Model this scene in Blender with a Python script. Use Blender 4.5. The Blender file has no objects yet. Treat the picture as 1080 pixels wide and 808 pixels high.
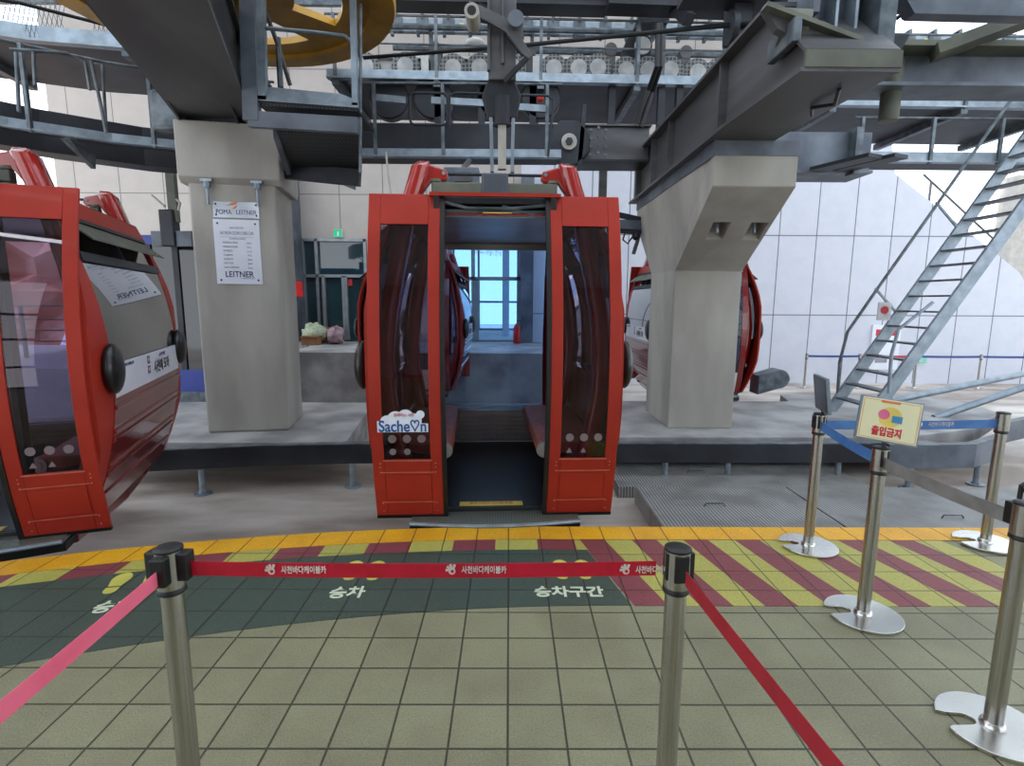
import bpy, math, random
from mathutils import Vector, Matrix
random.seed(7)
PI = math.pi
scene = bpy.context.scene
COL = scene.collection

# ------------------------------------------------------------------ camera
F = 570.0; PITCH = math.atan(86 / F); CAMH = 1.66; YAW = math.atan(3 / F); ROLL = math.radians(0.3)

def ray(x, y):
    u = x - 540; v = y - 404
    c, s = math.cos(ROLL), math.sin(ROLL)
    u, v = u * c + v * s, -u * s + v * c
    cx, cy = u / F, -v / F
    Y = math.cos(PITCH) + cy * math.sin(PITCH); Z = -math.sin(PITCH) + cy * math.cos(PITCH)
    return cx * math.cos(YAW) + Y * math.sin(YAW), -cx * math.sin(YAW) + Y * math.cos(YAW), Z

def G(x, y, z=0.0):            # measured point of the photo on the level z
    r = ray(x, y); t = (z - CAMH) / r[2]
    return Vector((r[0] * t, r[1] * t, z))

def A(x, y, D):                # measured point of the photo at the depth D
    r = ray(x, y); t = D / r[1]
    return Vector((r[0] * t, D, CAMH + r[2] * t))

cam_d = bpy.data.cameras.new('camera'); cam = bpy.data.objects.new('camera', cam_d); COL.objects.link(cam)
cam_d.sensor_width = 36; cam_d.lens = F / 1080 * 36; cam_d.clip_end = 500; cam_d.clip_start = 0.02
cam.matrix_world = (Matrix.Translation((0, 0, CAMH)) @ Matrix.Rotation(-YAW, 4, 'Z') @
                    Matrix.Rotation(PI / 2 - PITCH, 4, 'X') @ Matrix.Rotation(ROLL, 4, 'Z'))
scene.camera = cam

# ------------------------------------------------------------------ materials
def lin(c):
    f = lambda v: v / 12.92 if v <= 0.04045 else ((v + 0.055) / 1.055) ** 2.4
    return tuple(f(v / 255.0) for v in c) + (1.0,)

def nt(m):
    m.use_nodes = True
    t = m.node_tree; t.nodes.clear()
    return t, t.nodes, t.links

def mat(name, col, rough=0.5, metal=0.0, col2=None, scale=6.0, bump=0.0, bscale=60.0, spec=0.5, detail=6.0, stretch=(1, 1, 1), coat=0.0, lo=0.38, hi=0.64):
    m = bpy.data.materials.new(name); t, n, l = nt(m)
    o = n.new('ShaderNodeOutputMaterial'); b = n.new('ShaderNodeBsdfPrincipled')
    l.new(b.outputs[0], o.inputs[0])
    b.inputs['Roughness'].default_value = rough; b.inputs['Metallic'].default_value = metal
    b.inputs['Specular IOR Level'].default_value = spec
    b.inputs['Coat Weight'].default_value = coat; b.inputs['Coat Roughness'].default_value = 0.08
    g = n.new('ShaderNodeNewGeometry'); mp = n.new('ShaderNodeMapping')
    mp.inputs['Scale'].default_value = stretch
    l.new(g.outputs['Position'], mp.inputs[0])
    nz = n.new('ShaderNodeTexNoise'); nz.inputs['Scale'].default_value = scale; nz.inputs['Detail'].default_value = detail
    l.new(mp.outputs[0], nz.inputs['Vector'])
    cr = n.new('ShaderNodeValToRGB')
    cr.color_ramp.elements[0].position = lo; cr.color_ramp.elements[1].position = hi
    c1 = lin(col); c2 = lin(col2) if col2 else tuple(v * 0.82 for v in c1[:3]) + (1,)
    cr.color_ramp.elements[0].color = c2; cr.color_ramp.elements[1].color = c1
    l.new(nz.outputs[0], cr.inputs[0]); l.new(cr.outputs[0], b.inputs['Base Color'])
    if bump:
        n2 = n.new('ShaderNodeTexNoise'); n2.inputs['Scale'].default_value = bscale; n2.inputs['Detail'].default_value = 3
        l.new(mp.outputs[0], n2.inputs['Vector'])
        bp = n.new('ShaderNodeBump'); bp.inputs['Strength'].default_value = bump; bp.inputs['Distance'].default_value = 0.01
        l.new(n2.outputs[0], bp.inputs['Height']); l.new(bp.outputs[0], b.inputs['Normal'])
    return m

def glass(name, tint, rough=0.0, ior=1.5, boost=1.0):
    m = bpy.data.materials.new(name); t, n, l = nt(m)
    o = n.new('ShaderNodeOutputMaterial'); mx = n.new('ShaderNodeMixShader')
    tr = n.new('ShaderNodeBsdfTransparent'); tr.inputs[0].default_value = tint + (1,)
    gl = n.new('ShaderNodeBsdfGlossy'); gl.inputs['Roughness'].default_value = rough; gl.inputs[0].default_value = (1, 1, 1, 1)
    fr = n.new('ShaderNodeFresnel'); fr.inputs[0].default_value = ior
    mu = n.new('ShaderNodeMath'); mu.operation = 'MULTIPLY'; mu.inputs[1].default_value = boost; mu.use_clamp = True
    l.new(fr.outputs[0], mu.inputs[0]); l.new(mu.outputs[0], mx.inputs[0])
    l.new(tr.outputs[0], mx.inputs[1]); l.new(gl.outputs[0], mx.inputs[2]); l.new(mx.outputs[0], o.inputs[0])
    return m

def emit(name, col, s):
    m = bpy.data.materials.new(name); t, n, l = nt(m)
    o = n.new('ShaderNodeOutputMaterial'); e = n.new('ShaderNodeEmission')
    e.inputs[0].default_value = lin(col); e.inputs[1].default_value = s
    l.new(e.outputs[0], o.inputs[0]); return m

def grid_mat(name, col, joint, px, py, axes='XY', ox=0.0, oy=0.0, jw=0.02, rough=0.6, vary=0.08, bump=0.4, rx=True, ry=True, col2=None, nscale=90.0, grain=0.35, spec=0.5):
    """panels or tiles: joints every px, py along two world axes, grain and blotches"""
    m = bpy.data.materials.new(name); t, n, l = nt(m)
    o = n.new('ShaderNodeOutputMaterial'); b = n.new('ShaderNodeBsdfPrincipled'); l.new(b.outputs[0], o.inputs[0])
    b.inputs['Roughness'].default_value = rough; b.inputs['Specular IOR Level'].default_value = spec
    g = n.new('ShaderNodeNewGeometry'); sp = n.new('ShaderNodeSeparateXYZ'); l.new(g.outputs['Position'], sp.inputs[0])
    def M(op, a, bb=None, clamp=False):
        k = n.new('ShaderNodeMath'); k.operation = op; k.use_clamp = clamp
        for i, v in enumerate((a, bb)):
            if v is None: continue
            if isinstance(v, (int, float)): k.inputs[i].default_value = v
            else: l.new(v, k.inputs[i])
        return k.outputs[0]
    idx = {'X': 0, 'Y': 1, 'Z': 2}
    lines = []; cells = []
    for ax, per, off, on in ((axes[0], px, ox, rx), (axes[1], py, oy, ry)):
        u = M('DIVIDE', M('SUBTRACT', sp.outputs[idx[ax]], off), per)
        cells.append(M('FLOOR', u))
        if on:
            d = M('MULTIPLY', M('ABSOLUTE', M('SUBTRACT', M('FRACT', M('ADD', u, 0.5)), 0.5)), per)
            lines.append(M('SUBTRACT', 1.0, M('DIVIDE', d, jw * 0.5), True))
    line = lines[0] if len(lines) == 1 else M('MAXIMUM', lines[0], lines[1])
    line = M('MULTIPLY', line, 2.2, True)
    cv = n.new('ShaderNodeCombineXYZ'); l.new(cells[0], cv.inputs[0]); l.new(cells[1], cv.inputs[1])
    wn = n.new('ShaderNodeTexWhiteNoise'); l.new(cv.outputs[0], wn.inputs['Vector'])
    nz = n.new('ShaderNodeTexNoise'); nz.inputs['Scale'].default_value = nscale; nz.inputs['Detail'].default_value = 4
    l.new(g.outputs['Position'], nz.inputs['Vector'])
    nb = n.new('ShaderNodeTexNoise'); nb.inputs['Scale'].default_value = 2.2; nb.inputs['Detail'].default_value = 5
    l.new(g.outputs['Position'], nb.inputs['Vector'])
    br = M('ADD', M('ADD', 1.0 - vary / 2 - grain / 2 - 0.12, M('MULTIPLY', wn.outputs[0], vary)), M('ADD', M('MULTIPLY', nz.outputs[0], grain), M('MULTIPLY', nb.outputs[0], 0.24)))
    base = n.new('ShaderNodeMix'); base.data_type = 'RGBA'; base.inputs[6].default_value = lin(col)
    base.inputs[7].default_value = lin(col2) if col2 else lin(col)
    l.new(M('MULTIPLY', M('SUBTRACT', nb.outputs[0], 0.42), 5.0, True), base.inputs[0])
    vm = n.new('ShaderNodeVectorMath'); vm.operation = 'SCALE'
    l.new(base.outputs[2], vm.inputs[0]); l.new(br, vm.inputs['Scale'])
    mx = n.new('ShaderNodeMix'); mx.data_type = 'RGBA'; l.new(line, mx.inputs[0])
    l.new(vm.outputs[0], mx.inputs[6]); mx.inputs[7].default_value = lin(joint)
    l.new(mx.outputs[2], b.inputs['Base Color'])
    if bump:
        bp = n.new('ShaderNodeBump'); bp.inputs['Strength'].default_value = bump; bp.inputs['Distance'].default_value = 0.006
        l.new(M('SUBTRACT', M('MULTIPLY', nz.outputs[0], 0.9), M('MULTIPLY', line, 0.8)), bp.inputs['Height']); l.new(bp.outputs[0], b.inputs['Normal'])
    return m

T = 0.225
def tile(name, col, ry=True, col2=None, joint=(62, 60, 42), rough=0.5):
    return grid_mat(name, col, joint, T, T, 'XY', 0.0, 0.0, 0.011, rough, 0.10, 0.8, True, ry, col2, 130.0, 0.9)

M_ = {}
M_['tile'] = tile('platform_tile', (140, 138, 108), col2=(126, 123, 96))
M_['tile_green'] = tile('green_painted_tile', (64, 78, 68), joint=(40, 46, 38))
M_['tile_yellow'] = tile('yellow_painted_tile', (176, 171, 84), joint=(110, 104, 52))
M_['tile_maroon'] = tile('maroon_painted_tile', (130, 62, 68), joint=(86, 42, 42))
M_['tile_edge'] = tile('yellow_edge_tile', (232, 172, 26), ry=False, col2=(214, 154, 26), joint=(130, 92, 20))
M_['white_paint'] = mat('white_floor_paint', (216, 224, 196), 0.6)
M_['foot_paint'] = mat('yellow_floor_paint', (204, 198, 92), 0.6)
M_['red'] = mat('red_cabin_paint', (168, 50, 36), 0.5, 0, (158, 45, 32), 3, coat=0.05, spec=0.25)
M_['red_gloss'] = mat('glossy_red_tube_paint', (172, 38, 32), 0.16, 0, (160, 32, 27), 3, coat=0.8)
M_['dark_red'] = mat('deep_red_body_paint', (138, 26, 24), 0.16, 0, (120, 20, 20), 3, coat=0.8)
M_['rubber'] = mat('black_rubber', (22, 23, 24), 0.5, 0, (14, 14, 15), 8)
M_['bumper'] = mat('black_bumper_plastic', (26, 27, 30), 0.35, 0, (18, 18, 20), 8, coat=0.2)
M_['black_steel'] = mat('near_black_steel', (50, 53, 60), 0.5, 0.3, (34, 36, 42), 1.8, bump=0.1)
M_['dark_steel'] = mat('dark_painted_steel', (98, 98, 100), 0.5, 0.25, (76, 75, 76), 1.6, bump=0.1, stretch=(1, 0.3, 3))
M_['olive_steel'] = mat('dusty_olive_steel', (110, 113, 98), 0.6, 0.1, (86, 88, 80), 2.5)
M_['grey_steel'] = mat('grey_blue_steel', (112, 120, 130), 0.5, 0.3, (80, 86, 96), 2.0)
M_['galv'] = mat('galvanised_steel', (150, 162, 172), 0.42, 0.55, (128, 140, 150), 7, bump=0.05)
M_['galv_dark'] = mat('weathered_galvanised_steel', (112, 120, 126), 0.5, 0.45, (80, 88, 94), 7)
M_['under_plate'] = mat('dark_deck_plate', (62, 66, 72), 0.55, 0.3, (46, 48, 54), 2.0)
M_['grate'] = grid_mat('open_grating', (58, 62, 66), (12, 13, 14), 0.04, 0.12, 'XY', 0, 0, 0.03, 0.5, 0, 0.3)
M_['stainless'] = mat('brushed_stainless', (192, 189, 184), 0.26, 1.0, (174, 171, 166), 4, stretch=(30, 30, 0.5))
M_['stainless_base'] = mat('polished_base_steel', (206, 206, 202), 0.25, 1.0, (190, 190, 186), 3)
M_['concrete'] = mat('pillar_concrete', (180, 177, 169), 0.75, 0, (156, 152, 145), 1.6, bump=0.15, bscale=40, stretch=(1, 1, 0.35))
M_['slab'] = mat('grey_plinth_concrete', (178, 177, 176), 0.6, 0, (132, 131, 132), 1.5, bump=0.15, bscale=30)
M_['pit'] = mat('stained_concrete_floor', (206, 198, 190), 0.5, 0, (140, 126, 114), 0.9, bump=0.2, bscale=25, stretch=(0.6, 1.6, 1), detail=9)
M_['plate'] = grid_mat('ribbed_metal_plate', (158, 158, 156), (96, 98, 98), 0.035, 0.9, 'XY', 0, 0, 0.02, 0.5, 0.05, 0.35, True, False, (122, 120, 116))
M_['wall_white'] = grid_mat('white_wall_panel', (206, 209, 220), (100, 102, 110), 1.05, 2.2, 'XZ', 0.17, 1.32, 0.035, 0.5, 0.03, 0.1, True, True, (196, 200, 212), 8, 0.05)
M_['wall_beige'] = grid_mat('beige_wall_panel', (180, 172, 166), (112, 106, 102), 1.2, 1.6, 'XZ', 0.1, 1.35, 0.03, 0.6, 0.03, 0.1, True, True, None, 8, 0.05)
M_['ceil'] = grid_mat('ribbed_roof_sheet', (196, 196, 196), (96, 98, 100), 0.5, 3.0, 'XY', 0, 0, 0.06, 0.6, 0.05, 0.2)
M_['mullion'] = mat('aluminium_mullion', (150, 156, 160), 0.4, 0.5)
M_['white_metal'] = mat('white_sheet_metal', (214, 216, 214), 0.5, 0, (196, 198, 198), 6)
M_['tyre'] = grid_mat('tyre_behind_mesh', (74, 76, 78), (140, 142, 142), 0.06, 0.06, 'XZ', 0, 0, 0.02, 0.6, 0.02, 0)
M_['hub'] = mat('light_wheel_hub', (190, 192, 192), 0.5, 0.0, (160, 162, 164), 6)
M_['bull'] = mat('yellow_bullwheel_paint', (196, 148, 30), 0.4, 0.0, (160, 116, 24), 2.2, coat=0.2)
M_['cable'] = mat('dark_steel_rope', (30, 31, 33), 0.5, 0.5)
M_['cabin_glass'] = glass('smoked_cabin_glass', (0.62, 0.50, 0.56), 0.0, 1.5, 0.8)
M_['side_glass'] = glass('smoked_side_glass', (0.36, 0.34, 0.37), 0.0, 1.5, 2.2)
M_['rear_glass'] = glass('blue_tinted_rear_glass', (0.62, 0.75, 0.92), 0.0, 1.5, 0.7)
M_['clear_glass'] = glass('pale_blue_window_glass', (0.72, 0.88, 0.98), 0.0, 1.5, 1.0)
M_['dark_glass'] = mat('dark_reflective_glass', (40, 66, 74), 0.03, 0, (34, 56, 64), 1, spec=0.9)
M_['night_glass'] = mat('near_black_glass', (26, 26, 36), 0.06, 0, (22, 22, 30), 1, spec=0.8)
M_['blue_panel'] = mat('blue_panel', (34, 60, 150), 0.4)
M_['cabin_ceiling'] = mat('cabin_ceiling_metal', (206, 212, 224), 0.3, 0.45, (186, 192, 206), 3, stretch=(1, 1, 1))
M_['cabin_floor'] = mat('black_cabin_floor', (36, 38, 38), 0.45, 0, (27, 28, 28), 40)
M_['sill'] = grid_mat('checker_sill', (112, 114, 104), (76, 78, 72), 0.02, 0.02, 'XY', 0, 0, 0.008, 0.4, 0, 0.4)
M_['seat'] = mat('worn_red_brown_seat', (196, 112, 90), 0.55, 0, (176, 96, 76), 12)
M_['seat_end'] = mat('grey_seat_end_cap', (180, 176, 168), 0.4)
M_['white'] = mat('white_sheet', (232, 236, 246), 0.4, 0, (226, 230, 242), 3)
M_['cream'] = mat('cream_sign_face', (236, 232, 190), 0.45, 0, (230, 226, 184), 3)
M_['orange'] = mat('orange_print', (232, 132, 70), 0.5)
M_['print_yellow'] = mat('pale_yellow_print', (240, 214, 104), 0.5)
M_['print_red'] = mat('red_print', (206, 40, 56), 0.5)
M_['print_navy'] = mat('navy_print', (26, 36, 96), 0.5)
M_['print_blue'] = mat('blue_print', (24, 82, 152), 0.5)
M_['print_purple'] = mat('purple_print', (110, 60, 130), 0.5)
M_['print_grey'] = mat('grey_print', (150, 154, 166), 0.5)
M_['print_white'] = mat('white_print', (236, 226, 220), 0.5)
M_['sticker_grey'] = mat('grey_round_sticker', (128, 112, 116), 0.5)
M_['belt_red'] = mat('red_belt_webbing', (205, 18, 52), 0.55, 0, (188, 14, 44), 20)
M_['belt_pink'] = mat('overexposed_pink_belt_webbing', (238, 112, 140), 0.5, 0, (228, 96, 126), 6)  # overexposure put into the belt colour as pale pink
M_['belt_dark_red'] = mat('dark_red_belt_webbing', (168, 24, 44), 0.55, 0, (150, 20, 38), 10)
M_['belt_blue'] = mat('blue_belt_webbing', (72, 126, 190), 0.5, 0, (60, 110, 176), 10)
M_['belt_grey'] = mat('grey_belt_webbing', (138, 136, 134), 0.5, 0, (120, 118, 116), 10)
M_['belt_navy'] = mat('navy_belt_webbing', (40, 70, 140), 0.5)
M_['green_sign'] = emit('lit_exit_sign', (60, 210, 150), 0.9)
M_['tube_light'] = emit('lit_fluorescent_tube', (235, 245, 255), 14.0)
M_['red_lamp'] = mat('red_plastic_lens', (220, 40, 36), 0.3)
M_['cardboard'] = mat('cardboard', (140, 98, 66), 0.8)
M_['cloth_pale'] = mat('pale_green_cloth', (190, 200, 170), 0.9, 0, (160, 172, 146), 12)
M_['cloth_pink'] = mat('dusty_pink_cloth', (176, 146, 150), 0.9, 0, (140, 120, 130), 12)
M_['rock'] = mat('pink_rock_face', (240, 186, 160), 0.9, 0, (196, 120, 92), 1.1, bump=0.6, bscale=4)
M_['sea'] = mat('blue_sea', (60, 120, 170), 0.3)
M_['ground_out'] = mat('pale_paving', (190, 186, 178), 0.8)
M_['silver_plate'] = mat('silver_name_plate', (206, 212, 224), 0.3, 0.6, (160, 164, 172), 2)
M_['ext_red'] = mat('fire_extinguisher_red', (200, 26, 30), 0.3)

# ------------------------------------------------------------------ builders
def link(o):
    COL.objects.link(o); return o

def world_of(p):
    m = Matrix.Identity(4)
    while p is not None:
        m = Matrix.LocRotScale(p.location, p.rotation_euler, p.scale) @ m; p = p.parent
    return m

class MB:
    def __init__(s): s.v = []; s.f = []
    def add(s, vs, fs):
        k = len(s.v); s.v += [Vector(v) for v in vs]; s.f += [tuple(i + k for i in f) for f in fs]; return s
    def box(s, x0, x1, y0, y1, z0, z1):
        return s.add([(x0, y0, z0), (x1, y0, z0), (x1, y1, z0), (x0, y1, z0), (x0, y0, z1), (x1, y0, z1), (x1, y1, z1), (x0, y1, z1)],
                     [(0, 3, 2, 1), (4, 5, 6, 7), (0, 1, 5, 4), (1, 2, 6, 5), (2, 3, 7, 6), (3, 0, 4, 7)])
    def bar(s, p0, p1, w, h, up=(0, 0, 1), roll=0.0):
        p0, p1 = Vector(p0), Vector(p1); d = (p1 - p0).normalized(); up = Vector(up)
        if abs(d.dot(up)) > 0.98: up = Vector((0, 1, 0))
        sx = d.cross(up).normalized(); sz = sx.cross(d).normalized()
        vs = []
        for p in (p0, p1):
            for a, b in ((-1, -1), (1, -1), (1, 1), (-1, 1)): vs.append(p + sx * a * w / 2 + sz * b * h / 2)
        return s.add(vs, [(3, 2, 1, 0), (4, 5, 6, 7), (0, 1, 5, 4), (1, 2, 6, 5), (2, 3, 7, 6), (3, 0, 4, 7)])
    def tube(s, pts, r, seg=8, rs=None):
        pts = [Vector(p) for p in pts]; n = len(pts); rings = []; ref = None
        for i, p in enumerate(pts):
            d = (pts[min(i + 1, n - 1)] - pts[max(i - 1, 0)]).normalized()
            if ref is None:
                ref = Vector((0, 0, 1)) if abs(d.z) < 0.9 else Vector((1, 0, 0))
            a = d.cross(ref).normalized(); b = a.cross(d).normalized(); ref = b
            rr = rs[i] if rs else r
            rings.append([p + (a * math.cos(t) + b * math.sin(t)) * rr for t in [2 * PI * k / seg for k in range(seg)]])
        vs = [v for R in rings for v in R]; fs = []
        for i in range(n - 1):
            for k in range(seg):
                a0 = i * seg + k; a1 = i * seg + (k + 1) % seg
                fs.append((a0, a1, a1 + seg, a0 + seg))
        fs.append(tuple(range(seg - 1, -1, -1))); fs.append(tuple(range((n - 1) * seg, n * seg)))
        return s.add(vs, fs)
    def cyl(s, c, r, h, axis='Z', seg=24, r2=None):
        c = Vector(c); ax = {'X': Vector((1, 0, 0)), 'Y': Vector((0, 1, 0)), 'Z': Vector((0, 0, 1))}[axis]
        return s.tube([c, c + ax * h], r, seg, [r, r if r2 is None else r2])
    def lathe(s, c, prof, seg=24):
        c = Vector(c); vs = []; fs = []; n = len(prof)
        for r, z in prof:
            for k in range(seg):
                a = 2 * PI * k / seg; vs.append(c + Vector((r * math.cos(a), r * math.sin(a), z)))
        for i in range(n - 1):
            for k in range(seg):
                a0 = i * seg + k; a1 = i * seg + (k + 1) % seg; fs.append((a0, a1, a1 + seg, a0 + seg))
        fs.append(tuple(range(seg - 1, -1, -1))); fs.append(tuple(range((n - 1) * seg, n * seg)))
        return s.add(vs, fs)
    def prism(s, poly, off):
        """poly: 3-D points of one face; off: extrusion vector"""
        n = len(poly); off = Vector(off); p = [Vector(q) for q in poly]
        return s.add(p + [q + off for q in p], [tuple(range(n - 1, -1, -1)), tuple(range(n, 2 * n))] + [(i, (i + 1) % n, (i + 1) % n + n, i + n) for i in range(n)])
    def strip(s, front, back, thick):
        """ribbon slab between two equally long lines of points, extruded by thick"""
        t = Vector(thick); n = len(front); a = [Vector(p) for p in front]; b = [Vector(p) for p in back]
        vs = a + b + [p + t for p in a] + [p + t for p in b]; fs = []
        for i in range(n - 1):
            fs += [(i, i + 1, n + i + 1, n + i), (2 * n + i, 3 * n + i, 3 * n + i + 1, 2 * n + i + 1),
                   (i, 2 * n + i, 2 * n + i + 1, i + 1), (n + i, n + i + 1, 3 * n + i + 1, 3 * n + i)]
        fs += [(0, n, 3 * n, 2 * n), (n - 1, 3 * n - 1, 4 * n - 1, 2 * n - 1)]
        return s.add(vs, fs)
    def sphere(s, c, r, seg=16, rings=8, sc=(1, 1, 1)):
        c = Vector(c); vs = [c + Vector((0, 0, r * sc[2]))]; fs = []
        for i in range(1, rings):
            for k in range(seg):
                a = PI * i / rings; b = 2 * PI * k / seg
                vs.append(c + Vector((r * sc[0] * math.sin(a) * math.cos(b), r * sc[1] * math.sin(a) * math.sin(b), r * sc[2] * math.cos(a))))
        vs.append(c - Vector((0, 0, r * sc[2])))
        for k in range(seg):
            fs.append((0, 1 + k, 1 + (k + 1) % seg))
            e = 1 + (rings - 2) * seg; fs.append((len(vs) - 1, e + (k + 1) % seg, e + k))
            for i in range(rings - 2):
                q = 1 + i * seg; fs.append((q + k, q + seg + k, q + seg + (k + 1) % seg, q + (k + 1) % seg))
        return s.add(vs, fs)
    def build(s, name, m, parent=None, bevel=0.0, smooth=False, seg=2):
        me = bpy.data.meshes.new(name)
        vs = s.v
        if parent is not None:
            inv = world_of(parent).inverted(); vs = [inv @ v for v in vs]
        me.from_pydata([tuple(v) for v in vs], [], s.f); me.validate(); me.update()
        import bmesh
        bm = bmesh.new(); bm.from_mesh(me); bmesh.ops.recalc_face_normals(bm, faces=bm.faces); bm.to_mesh(me); bm.free()
        me.materials.append(m)
        o = link(bpy.data.objects.new(name, me)); o.parent = parent
        if smooth:
            for p in me.polygons: p.use_smooth = True
            me.set_sharp_from_angle(angle=math.radians(40))
        if bevel:
            b = o.modifiers.new('bevel', 'BEVEL'); b.width = bevel; b.segments = seg; b.limit_method = 'ANGLE'; b.angle_limit = math.radians(35)
        return o

def tag(o, label=None, cat=None, group=None, kind=None):
    if label: o['label'] = label
    if cat: o['category'] = cat
    if group: o['group'] = group
    if kind: o['kind'] = kind
    return o

def empty(name, loc=(0, 0, 0), rz=0.0, label=None, cat=None, group=None):
    o = link(bpy.data.objects.new(name, None)); o.location = loc; o.rotation_euler = (0, 0, rz)
    o.empty_display_size = 0.1
    return tag(o, label, cat, group)

def copy_tree(o, parent=None):
    c = o.copy(); COL.objects.link(c); c.parent = parent
    for ch in [k for k in bpy.data.objects if k.parent == o]: copy_tree(ch, c)
    return c

def text(name, body, size, m, parent, loc, right, up, extrude=0.001, align='CENTER', width=None, bold=0.0, shear=0.0):
    """flat lettering; right / up are the world directions of the line and of its letters"""
    cu = bpy.data.curves.new(name, 'FONT'); cu.body = body; cu.size = size; cu.extrude = extrude
    cu.align_x = align; cu.align_y = 'CENTER'; cu.offset = bold; cu.shear = shear
    o = bpy.data.objects.new(name, cu); COL.objects.link(o)
    dg = bpy.context.evaluated_depsgraph_get()
    me = bpy.data.meshes.new_from_object(o.evaluated_get(dg))
    bpy.data.objects.remove(o)
    if not len(me.vertices): return None
    sx = 1.0
    if width:
        w = max(v.co.x for v in me.vertices) - min(v.co.x for v in me.vertices)
        sx = width / w
    r = Vector(right).normalized(); u = Vector(up).normalized(); nrm = r.cross(u); loc = Vector(loc)
    inv = world_of(parent).inverted() if parent is not None else Matrix.Identity(4)
    for v in me.vertices: v.co = inv @ (loc + r * v.co.x * sx + u * v.co.y + nrm * v.co.z)
    me.materials.clear(); me.materials.append(m)
    ob = link(bpy.data.objects.new(name, me)); ob.parent = parent
    return ob

# ------------------------------------------------------------------ platform and its paint
def edge_y(x, inset=0.0):      # the platform edge: straight on the right, an arc on the left
    R = 11.2 - inset; x0 = 0.3
    return 3.82 - inset if x >= x0 else 3.82 - inset - (R - math.sqrt(max(R * R - (x - x0) ** 2, 0)))

XS = [-7.5 + 0.25 * i for i in range(32)] + [0.4, 2, 4, 6, 9, 12]
floor = MB()
floor.strip([(x, edge_y(x), 0) for x in XS], [(x, -5.0, 0) for x in XS], (0, 0, -0.30)).build('floor', M_['tile'])
floor = bpy.data.objects['floor']; floor['kind'] = 'structure'

def arc_band(name, x0, x1, in0, in1, m, h, step=0.1, slantr=0.0):
    n = max(2, int((x1 - x0) / step)); xs = [x0 + (x1 - x0) * i / n for i in range(n + 1)]
    return MB().strip([(x, edge_y(x, in0), 0.0) for x in xs], [(x + slantr, edge_y(x, in1), 0.0) for x in xs], (0, 0, h)).build(name, m, floor)

arc_band('yellow_edge_strip', -7.4, 11.5, 0.0, 0.215, M_['tile_edge'], 0.004)
# blocks of maroon and yellow between the edge strip and the green field
x = -5.6; i = 0
while x < 0.42:
    w = 0.29
    x1 = min(x + w, 0.46)
    arc_band('painted_block', x, x1, 0.217, 0.375, M_['tile_yellow' if i % 2 else 'tile_maroon'], 0.003)
    x += w; i += 1
# green boarding field
xs = [-5.6 + 0.2 * k for k in range(29)] + [0.2, 0.4, 0.53]
gf = [(x, edge_y(x, 0.377), 0.0) for x in xs]; gb = []
for x in xs: gb.append((x + (0.15 if x > 0.5 else 0.1 * max(0, x)), (2.77 - 0.045 * (0.6 - x) ** 2 * 1.35) if x > -3 else 2.77 - 0.06 * (0.6 - x) ** 2, 0.0))
MB().strip(gf, gb, (0, 0, 0.003)).build('green_boarding_field', M_['tile_green'], floor)
# slanted stripes on the right
YT, YB = 3.603, 2.765
def sx(k, y):                   # left edge of the k-th pair; the stripes fan out to the right
    top = 0.50 + 0.365 * k; bot = 0.70 + 0.36 * k
    if k > 3: bot += 0.02 * (k - 3)
    return top + (bot - top) * (YT - y) / (YT - YB)
for k in range(-1, 7):
    x0t, x1t, x2t = sx(k, YT), sx(k, YT) + 0.175, sx(k + 1, YT)
    x0b, x1b, x2b = sx(k, YB), sx(k, YB) + 0.185, sx(k + 1, YB)
    if k == -1:
        MB().prism([(0.462, YT, 0), (x2t, YT, 0), (sx(0, 3.44), 3.44, 0), (0.462, 3.44, 0)], (0, 0, 0.003)).build('painted_stripe', M_['tile_yellow'], floor)
        continue
    MB().prism([(x0t, YT, 0), (x1t, YT, 0), (x1b, YB, 0), (x0b, YB, 0)], (0, 0, 0.003)).build('painted_stripe', M_['tile_maroon'], floor)
    MB().prism([(x1t, YT, 0), (x2t, YT, 0), (x2b, YB, 0), (x1b, YB, 0)], (0, 0, 0.003)).build('painted_stripe', M_['tile_yellow'], floor)

def footprint(cx, cy, rz, s=1.0):
    c, sn = math.cos(rz), math.sin(rz)
    def tr(px, py): return (cx + s * (px * c - py * sn), cy + s * (px * sn + py * c), 0.0032)
    sole = [tr(0.052 * math.cos(a), 0.09 + 0.075 * math.sin(a)) for a in [2 * PI * k / 20 for k in range(20)]]
    sole = [tr(-0.034, 0.005), tr(0.034, 0.005)] + [tr(0.052 * math.cos(a), 0.095 + 0.07 * math.sin(a)) for a in [-0.4 + (PI + 0.8) * k / 16 for k in range(17)]]
    heel = [tr(0.036, -0.01), tr(-0.036, -0.01)] + [tr(0.036 * math.cos(a), -0.045 + 0.035 * math.sin(a)) for a in [PI + PI * k / 8 for k in range(9)]]
    m = MB(); m.prism(sole, (0, 0, 0.001)); m.prism(heel, (0, 0, 0.001)); m.build('painted_footprint', M_['foot_paint'], floor)

for x in (0.33, 0.47): footprint(x, 3.13, 0.0, 1.0)
for x in (-0.965, -0.825): footprint(x, 3.11, 0.05, 1.0)
footprint(-2.30, 2.95, 0.2, 1.0); footprint(-2.13, 3.0, 0.2, 1.0)
def floor_text(s, x, y, rz, size, w=None):
    text('painted_lettering', s, size, M_['white_paint'], floor, (x, y, 0.0042), (math.cos(rz), math.sin(rz), 0), (-math.sin(rz), math.cos(rz), 0), 0.0006, bold=0.004, width=w)
floor_text('승차구간', 0.35, 2.90, 0.0, 0.12, 0.40)
floor_text('승차', -0.925, 2.885, 0.05, 0.13, 0.20)
floor_text('승차', -2.15, 2.74, 0.2, 0.13, 0.20)

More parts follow.
